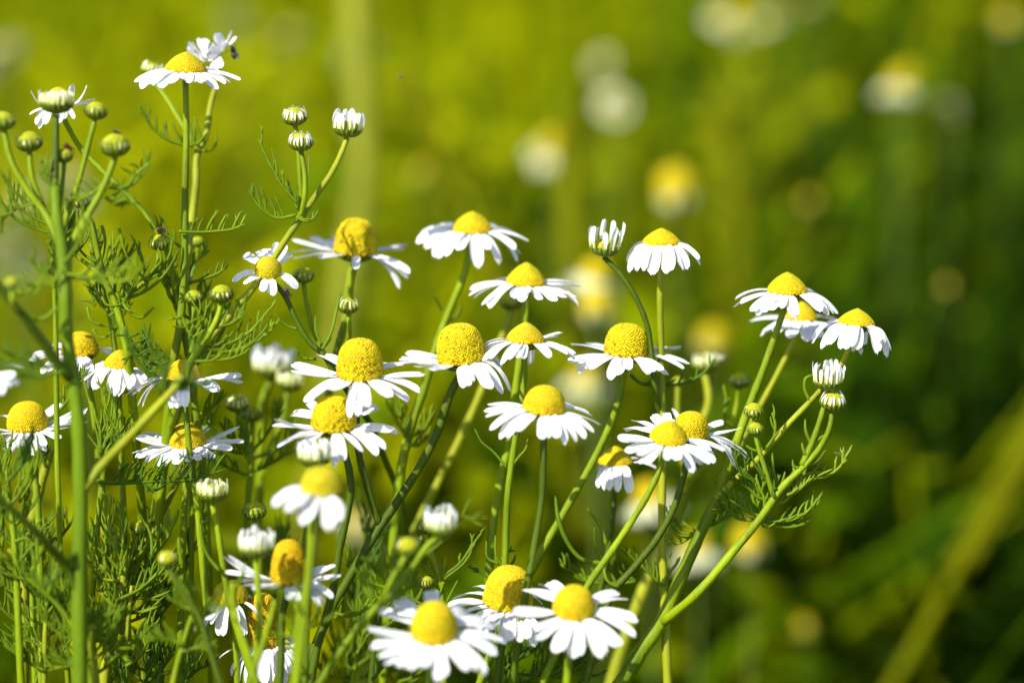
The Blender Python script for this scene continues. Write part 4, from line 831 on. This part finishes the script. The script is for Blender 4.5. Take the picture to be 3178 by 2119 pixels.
for lab, zn, sp, zz, LS in (
  ('bright leafy shoot below the sharp ribbed bud, full of upright threads', 'C', [(900,900),(880,1100),(860,1350),(850,1600)], -2, [([(890,1000),(980,930),(1080,900),(1150,820)], 8), ([(880,1080),(790,1000),(720,900),(690,820)], 8), ([(880,1150),(1000,1100),(1090,1000)], 7), ([(870,1250),(760,1180),(680,1060)], 8), ([(865,1300),(960,1260),(1060,1180)], 8), ([(860,1400),(760,1340),(690,1250)], 8), ([(860,1450),(940,1400),(980,1290)], 6), ([(890,960),(900,860),(930,780)], 5)]),
  ('bright leafy shoot at the lower left edge, threads spread like a brush', 'C', [(320,1000),(310,1200),(300,1600)], -10, [([(315,1080),(240,980),(180,880),(170,780)], 8), ([(315,1100),(400,1000),(440,900)], 8), ([(312,1180),(200,1120),(110,1030),(60,930)], 9), ([(310,1250),(420,1180),(480,1080)], 8), ([(308,1330),(200,1280),(100,1270)], 8), ([(305,1420),(420,1350),(490,1250)], 8), ([(304,1480),(200,1430),(120,1380)], 8)])):
    shoot(lab, zn, sp, zz, LS, 4, 7, M_STEMY, None, 52, 0)

for lab, zn, sp, zz, fl, ln in (
  ('fine leaved shoot weaving behind the curly leaved plant', 'B', [(620,120),(680,330),(740,560),(800,900),(830,1500)], 9, 8, 44),
  ('feathery shoot filling the space around the two dark green buds', 'B', [(1290,420),(1310,600),(1330,800),(1340,1000),(1330,1500)], 10, 7, 46),
  ('loose leafy shoot crossing the thick blurred stem near its bud cluster', 'B', [(330,-60),(350,120),(370,330),(380,600),(390,1300)], -4, 8, 46),
  ('sunlit feathery shoot low between the thick stem and the beaded daisy', 'C', [(700,760),(710,1000),(720,1300),(720,1600)], 4, 10, 54)):
    shoot(lab, zn, sp, zz, [([sp[1], (sp[1][0] + 50, sp[1][1] - 60), (sp[1][0] + 120, sp[1][1] - 190)], 6)], 4, 6, M_STEM, M_LEAF, ln, fl)
# ------------------------------------------------------------------ insects
G_IN = 'small insects on the flowers'
def insect(name, label, cat, p, d, up, ln, mm, legs=6, wings=True, fat=0.32):
    p = Vector(p); d = Vector(d).normalized(); up = Vector(up); up = (up - d * up.dot(d)).normalized(); s = d.cross(up)
    o = tag(empty(name, None, p), label, cat, G_IN); c = p + up * ln * fat * 0.9
    mb = MB()
    mb.ell(c - d * ln * .22, (s * ln * fat, up * ln * fat * .8, d * ln * .34)); build('abdomen', mb, mm, o, c - d * ln * .22)
    mb = MB(); mb.ell(c + d * ln * .16, (s * ln * fat * .75, up * ln * fat * .7, d * ln * .18)); build('thorax', mb, mm, o, c + d * ln * .16)
    mb = MB(); mb.ell(c + d * ln * .38, (s * ln * fat * .5, up * ln * fat * .5, d * ln * .11)); build('head', mb, mm, o, c + d * ln * .38)
    for i in range(legs):
        sd = 1 if i % 2 else -1; f = (i // 2) / max(1, legs // 2 - 1) - .5
        a = c + d * ln * (.14 + f * .2); k = a + s * sd * ln * .42 + up * ln * .22 + d * ln * f * .5; e = a + s * sd * ln * .72 - up * ln * fat + d * ln * f * .9
        mb = MB(); mb.tube([a, k, e], [ln * .035, ln * .03, ln * .018], 5); build('leg', mb, mm, o, a)
    if wings:
        for sd in (-1, 1):
            mb = MB(); a = c + d * ln * .12 + up * ln * fat * .6; e = a - d * ln * .75 + s * sd * ln * .22
            w_ = s * ln * .13
            vs = [mb.vert(a), mb.vert(a.lerp(e, .4) + w_), mb.vert(e + w_ * .5), mb.vert(e - w_ * .5), mb.vert(a.lerp(e, .4) - w_)]; mb.f.append(tuple(vs)); build('wing', mb, M_WING, o, a)
px = kk(0)
insect('spider', 'tiny brown spider perched on top of a small bud', 'spider', PT(*zc('B', 1108, 52), -1), RT + FW * .3, UP - FW * .3, 20 * px, M_SPIDER, 8, False, .42)
insect('fly', 'dark fly clinging beside the sideways daisy at the top', 'insect', PT(*zc('A', 1588, 370), 20), UP + RT * -.3, RT - FW * .4, 30 * px, M_BUG)
insect('beetle', 'dark beetle sitting on the stem below the small upturned daisy', 'insect', PT(*zc('B', 1962, 470), 3), RT * .6 - UP, RT + UP * .5 - FW * .3, 22 * px, M_BUG)
insect('beetle', 'reddish brown beetle on the bud beneath the cream half-open head', 'insect', PT(*zc('A', 458, 1030), -15), RT - UP * .7, UP + RT, 24 * px, mat('red_shell', (0.09, 0.018, 0.008), .35, 0, .3, 900))
insect('beetle', 'black aphid-like beetle on the largest blurred green bud', 'insect', PT(*zc('A', 800, 925), -18), RT - UP * .4, UP, 16 * px, M_BUG)
insect('midge', 'tiny pale midge flying alone in front of the blurred meadow', 'insect', PT(922, 180, 30), RT, UP, 13 * px, M_SPIDER)
def web(label, zone, z, strands):
    mb = MB()
    for L in strands:
        P = [PT(*zc(zone, x, y), z) for x, y in L]; p, r = catmull(P, [0.000012] * len(P), 4); mb.tube(p, r, 4)
    tag(build('spider_web', mb, M_WEB), label, 'spider web', 'loose spider threads')
web('thin spider threads beside the lower of three opening buds', 'A', 2, [[(2150,960),(2180,970),(2140,1010),(2120,1110)], [(2130,1040),(2120,1180),(2110,1250)]])
web('small tangle of threads at the curled leaf tip on the right plant', 'H', 2, [[(1700,195),(1740,200),(1760,190),(1790,190)], [(1705,200),(1750,215),(1805,180)], [(1730,195),(1765,240),(1780,250)]])
web('fine threads between leaf tips of the ribbed-bud sprig', 'C', 0, [[(610,525),(680,510),(720,480)], [(715,560),(740,480),(745,400)], [(690,640),(740,620),(790,560)]])

# ------------------------------------------------------------------ the ground and the meadow behind
me = bpy.data.meshes.new('ground'); S = 80
me.from_pydata([(-S, -S, 0), (S, -S, 0), (S, S, 0), (-S, S, 0)], [], [(0, 1, 2, 3)])
gm = mat('soil', (0.075, 0.058, 0.002), .95, 0, .5, 9, .02, bump=.6, bscale=60, base2=(0.085, 0.090, 0.001)); me.materials.append(gm)
g = bpy.data.objects.new('ground', me); COL.objects.link(g); tag(g, 'brown and mossy meadow soil under the plants', 'ground', kind='structure')

from mathutils import noise as mnoise
# light and shade across the view, left to right and top down, put into blade colours
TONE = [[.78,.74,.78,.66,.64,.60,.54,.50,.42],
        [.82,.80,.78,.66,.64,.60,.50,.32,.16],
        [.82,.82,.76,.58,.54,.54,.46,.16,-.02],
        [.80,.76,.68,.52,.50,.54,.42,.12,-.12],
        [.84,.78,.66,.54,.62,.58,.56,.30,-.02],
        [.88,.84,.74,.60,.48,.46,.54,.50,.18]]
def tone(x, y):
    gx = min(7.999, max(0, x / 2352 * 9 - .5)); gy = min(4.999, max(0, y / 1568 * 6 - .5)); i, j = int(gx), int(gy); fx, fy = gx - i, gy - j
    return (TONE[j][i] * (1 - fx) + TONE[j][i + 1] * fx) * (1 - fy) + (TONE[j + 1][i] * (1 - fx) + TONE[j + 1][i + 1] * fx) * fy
def project(p):
    v = p - CAMLOC; d = v.dot(FW); k = WID / 2352 / FOCUS * d
    return v.dot(RT) / k + 1176, 784 - v.dot(UP) / k
SPEC = {'shade_toned_growth': (mat('shade_toned_leaf', (0.012, 0.033, 0.0), .8, .15, .4, 30, .03), []),  # near-black leaf colour stands in for deep shade on the right
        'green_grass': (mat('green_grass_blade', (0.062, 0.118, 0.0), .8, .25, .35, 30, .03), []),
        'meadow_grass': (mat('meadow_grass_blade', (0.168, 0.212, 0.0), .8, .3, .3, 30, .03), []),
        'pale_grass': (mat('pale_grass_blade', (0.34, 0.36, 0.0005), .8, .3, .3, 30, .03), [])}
MBS = {k_: MB() for k_ in SPEC}
def blade(mb, base, h, wd, lean, az):
    d = Vector((math.cos(az), math.sin(az), 0)); s = Vector((-d.y, d.x, 0)) * wd
    a = U(0, 3.14); s = Vector((math.cos(a), math.sin(a), 0)) * wd; rows = []
    for i, (t_, ww) in enumerate(((0, .6), (.35, 1), (.7, .8), (1, .08))):
        c = base + Vector((0, 0, h * (t_ - .15 * lean * t_ * t_))) + d * (lean * h * t_ * t_)
        rows.append((mb.vert(c - s * ww), mb.vert(c + s * ww)))
    for A, B in zip(rows, rows[1:]): mb.f.append((A[0], A[1], B[1], B[0]))
    for _ in range(random.choice((2, 3, 4, 5, 6))):                       # side leaves
        t_ = U(.45, 1); c = base + Vector((0, 0, h * (t_ - .15 * lean * t_ * t_))) + d * (lean * h * t_ * t_)
        a = U(0, 6.28); g = Vector((math.cos(a), math.sin(a), U(-.2, .7))) * U(.014, .040); s = Vector((-g.y, g.x, U(-.01, .01))).normalized() * U(.004, .011)
        vs = [mb.vert(c), mb.vert(c + g * .5 + s), mb.vert(c + g), mb.vert(c + g * .5 - s)]; mb.f.append(tuple(vs))
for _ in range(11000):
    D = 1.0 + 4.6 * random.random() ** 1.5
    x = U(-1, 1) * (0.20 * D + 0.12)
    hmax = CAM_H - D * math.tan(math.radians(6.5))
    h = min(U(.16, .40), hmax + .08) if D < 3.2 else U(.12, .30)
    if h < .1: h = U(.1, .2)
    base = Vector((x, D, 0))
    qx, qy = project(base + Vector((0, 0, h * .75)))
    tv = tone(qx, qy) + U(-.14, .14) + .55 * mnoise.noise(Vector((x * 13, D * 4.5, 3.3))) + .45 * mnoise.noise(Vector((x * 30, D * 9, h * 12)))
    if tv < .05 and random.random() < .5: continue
    sp = 'shade_toned_growth' if tv < .30 else 'green_grass' if tv < .54 else 'meadow_grass' if tv < .80 else 'pale_grass'  # blade colour follows the light and shade grid, darkest for the shade
    blade(MBS[sp], base, h, U(.003, .008) * (1.8 if sp == 'shade_toned_growth' else 1), U(.1, .7), U(0, 6.28))
NAMES = {'shade_toned_growth': 'dark green growth, its colour standing in for shade in the meadow', 'green_grass': 'mid green grass of the blurred meadow', 'meadow_grass': 'yellow green grass of the blurred meadow', 'pale_grass': 'pale straw yellow grass of the blurred meadow'}
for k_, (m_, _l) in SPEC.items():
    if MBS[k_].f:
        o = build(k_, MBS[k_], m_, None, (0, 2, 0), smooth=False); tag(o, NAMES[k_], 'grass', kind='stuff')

# single grass stalks in the blur
def stalk(label, pts, z, r, m):
    P = [PT(x, y, z) for x, y in pts]; e = P[-1]
    if e.z > .02: dr = (P[-1] - P[-2]); P.append(Vector((e.x + dr.x / max(.02, -dr.z) * e.z * .8, e.y + .02, 0)))
    p, rr = catmull(P, [r] * len(P), 5); mb = MB(); mb.tube(p, rr, 8, .05)
    o = empty('grass_stalk', None, P[-1]); tag(o, label, 'grass stalk', 'single grass stalks in the blurred meadow'); build('stem', mb, m, o, P[-1])
    mb = MB(); q = P[0]; up_ = (P[0] - P[1]).normalized(); sd = up_.cross(FW).normalized()
    for i in range(14):
        c = q - up_ * (i * .0045); mb.ell(c + sd * (.003 * (1 if i % 2 else -1)), (sd * .0022, FW * .002, up_ * .005), 6, 4)
    build('seed_head', mb, m, o, q)
M_STALK = mat('grass_stalk_pale', (0.20, 0.215, 0.02), .8, 0, .2, 40, .03); M_STALKY = mat('grass_stalk_olive', (0.105, 0.115, 0.001), .8, 0, .2, 40, .03)
stalk('broad pale upright stalk in the blur above the trio of buds', [(815,-60),(822,120),(835,330),(825,480),(800,620)], 480, .0045, M_STALK)
stalk('olive stalk rising behind the white headed bud at centre', [(1300,250),(1310,400),(1315,560),(1320,760)], 480, .0048, M_STALKY)
stalk('long olive stalk slanting through the dark lower right corner', [(2420,920),(2300,1130),(2170,1360),(2040,1590)], 330, .0020, M_STALKY)
stalk('thin slanting stalk left of the pale blurred flower', [(930,180),(980,300),(1080,470),(1130,600)], 420, .0022, M_STALKY)
stalk('short yellowish stalk in the blur right of the curving bud', [(1640,220),(1660,330),(1690,450),(1700,620)], 700, .006, M_STALKY)

# blurred flowers beyond: one of each kind, then copies
G_BG = 'blurred chamomile flowers of the meadow behind'
def proto_flower(droop, rd, H, gold, pl, np_):
    root = empty('meadow_chamomile', None, Vector((0, 0, 0)))
    b = Vector((0, 0, .4)); a, e1, e2 = Vector((0, 0, 1)), Vector((1, 0, 0)), Vector((0, 1, 0))
    head = empty('flower_head', root, b)
    build('disc', disc_mesh(b, a, e1, e2, rd, H, .85, 90, lo=gold, hi=(0.54, 0.46, gold[2]), openf=0), M_DISC, head, b)
    build('calyx', calyx_mesh(b, a, e1, e2, rd * .9, rd * .5, bract=8), M_CALYX, head, b)
    for i in range(np_):
        ph = 6.2832 * (i + U(-.3, .3)) / np_; gx = e1 * math.cos(ph) + e2 * math.sin(ph); ln = pl * U(.85, 1.1)
        P0 = b + gx * rd * .85; el = droop + U(-.15, .15)
        build('petal', petal_mesh(P0, P0 + gx * ln * .5 + a * ln * .06, P0 + gx * ln * math.cos(el) - a * ln * math.sin(el), a, .0030, nl=5, nw=5), M_BGP, head, P0)
    mb = MB(); mb.tube([Vector((0, 0, .4 - rd * .4)), Vector((.004, 0, .2)), Vector((0, 0, 0))], [.0005, .0006, .0007], 7)
    build('stem', mb, M_STEMD, root, Vector((0, 0, 0)))
    return root
M_BGP = mat('meadow_petal', (0.62, 0.64, 0.40), .7, .25, .05, 300, .1)
PROTO = {'droop': proto_flower(.75, .0042, .0062, (0.54, 0.42, 0.001), .0062, 12), 'flat': proto_flower(.15, .0036, .0040, (0.50, 0.47, 0.15), .0050, 12), 'bare': proto_flower(1.35, .0048, .0070, (0.50, 0.43, 0.001), .0028, 7)}
USED = set()
def copy_tree(o, parent=None):
    c = o.copy(); COL.objects.link(c); c.parent = parent
    for ch in list(o.children): copy_tree(ch, c)
    return c
def meadow(kind, x, y, z, label, s=1.0, tilt=(0, 0)):
    o = PROTO[kind]
    if kind in USED: o = copy_tree(o)
    USED.add(kind)
    p = PT(x, y, z); o.location = (p.x, p.y, 0); o.rotation_euler = (0, 0, 0)
    for ch in o.children:
        if ch.name.startswith('flower_head'):
            ch.location = (0, 0, p.z); ch.rotation_euler = (tilt[0], tilt[1], U(0, 6)); ch.scale = (s, s, s)
        else: ch.scale = (s, s, p.z / .4)
    tag(o, label, 'flower', G_BG)
for a_ in BG_FLOWERS: meadow(*a_)
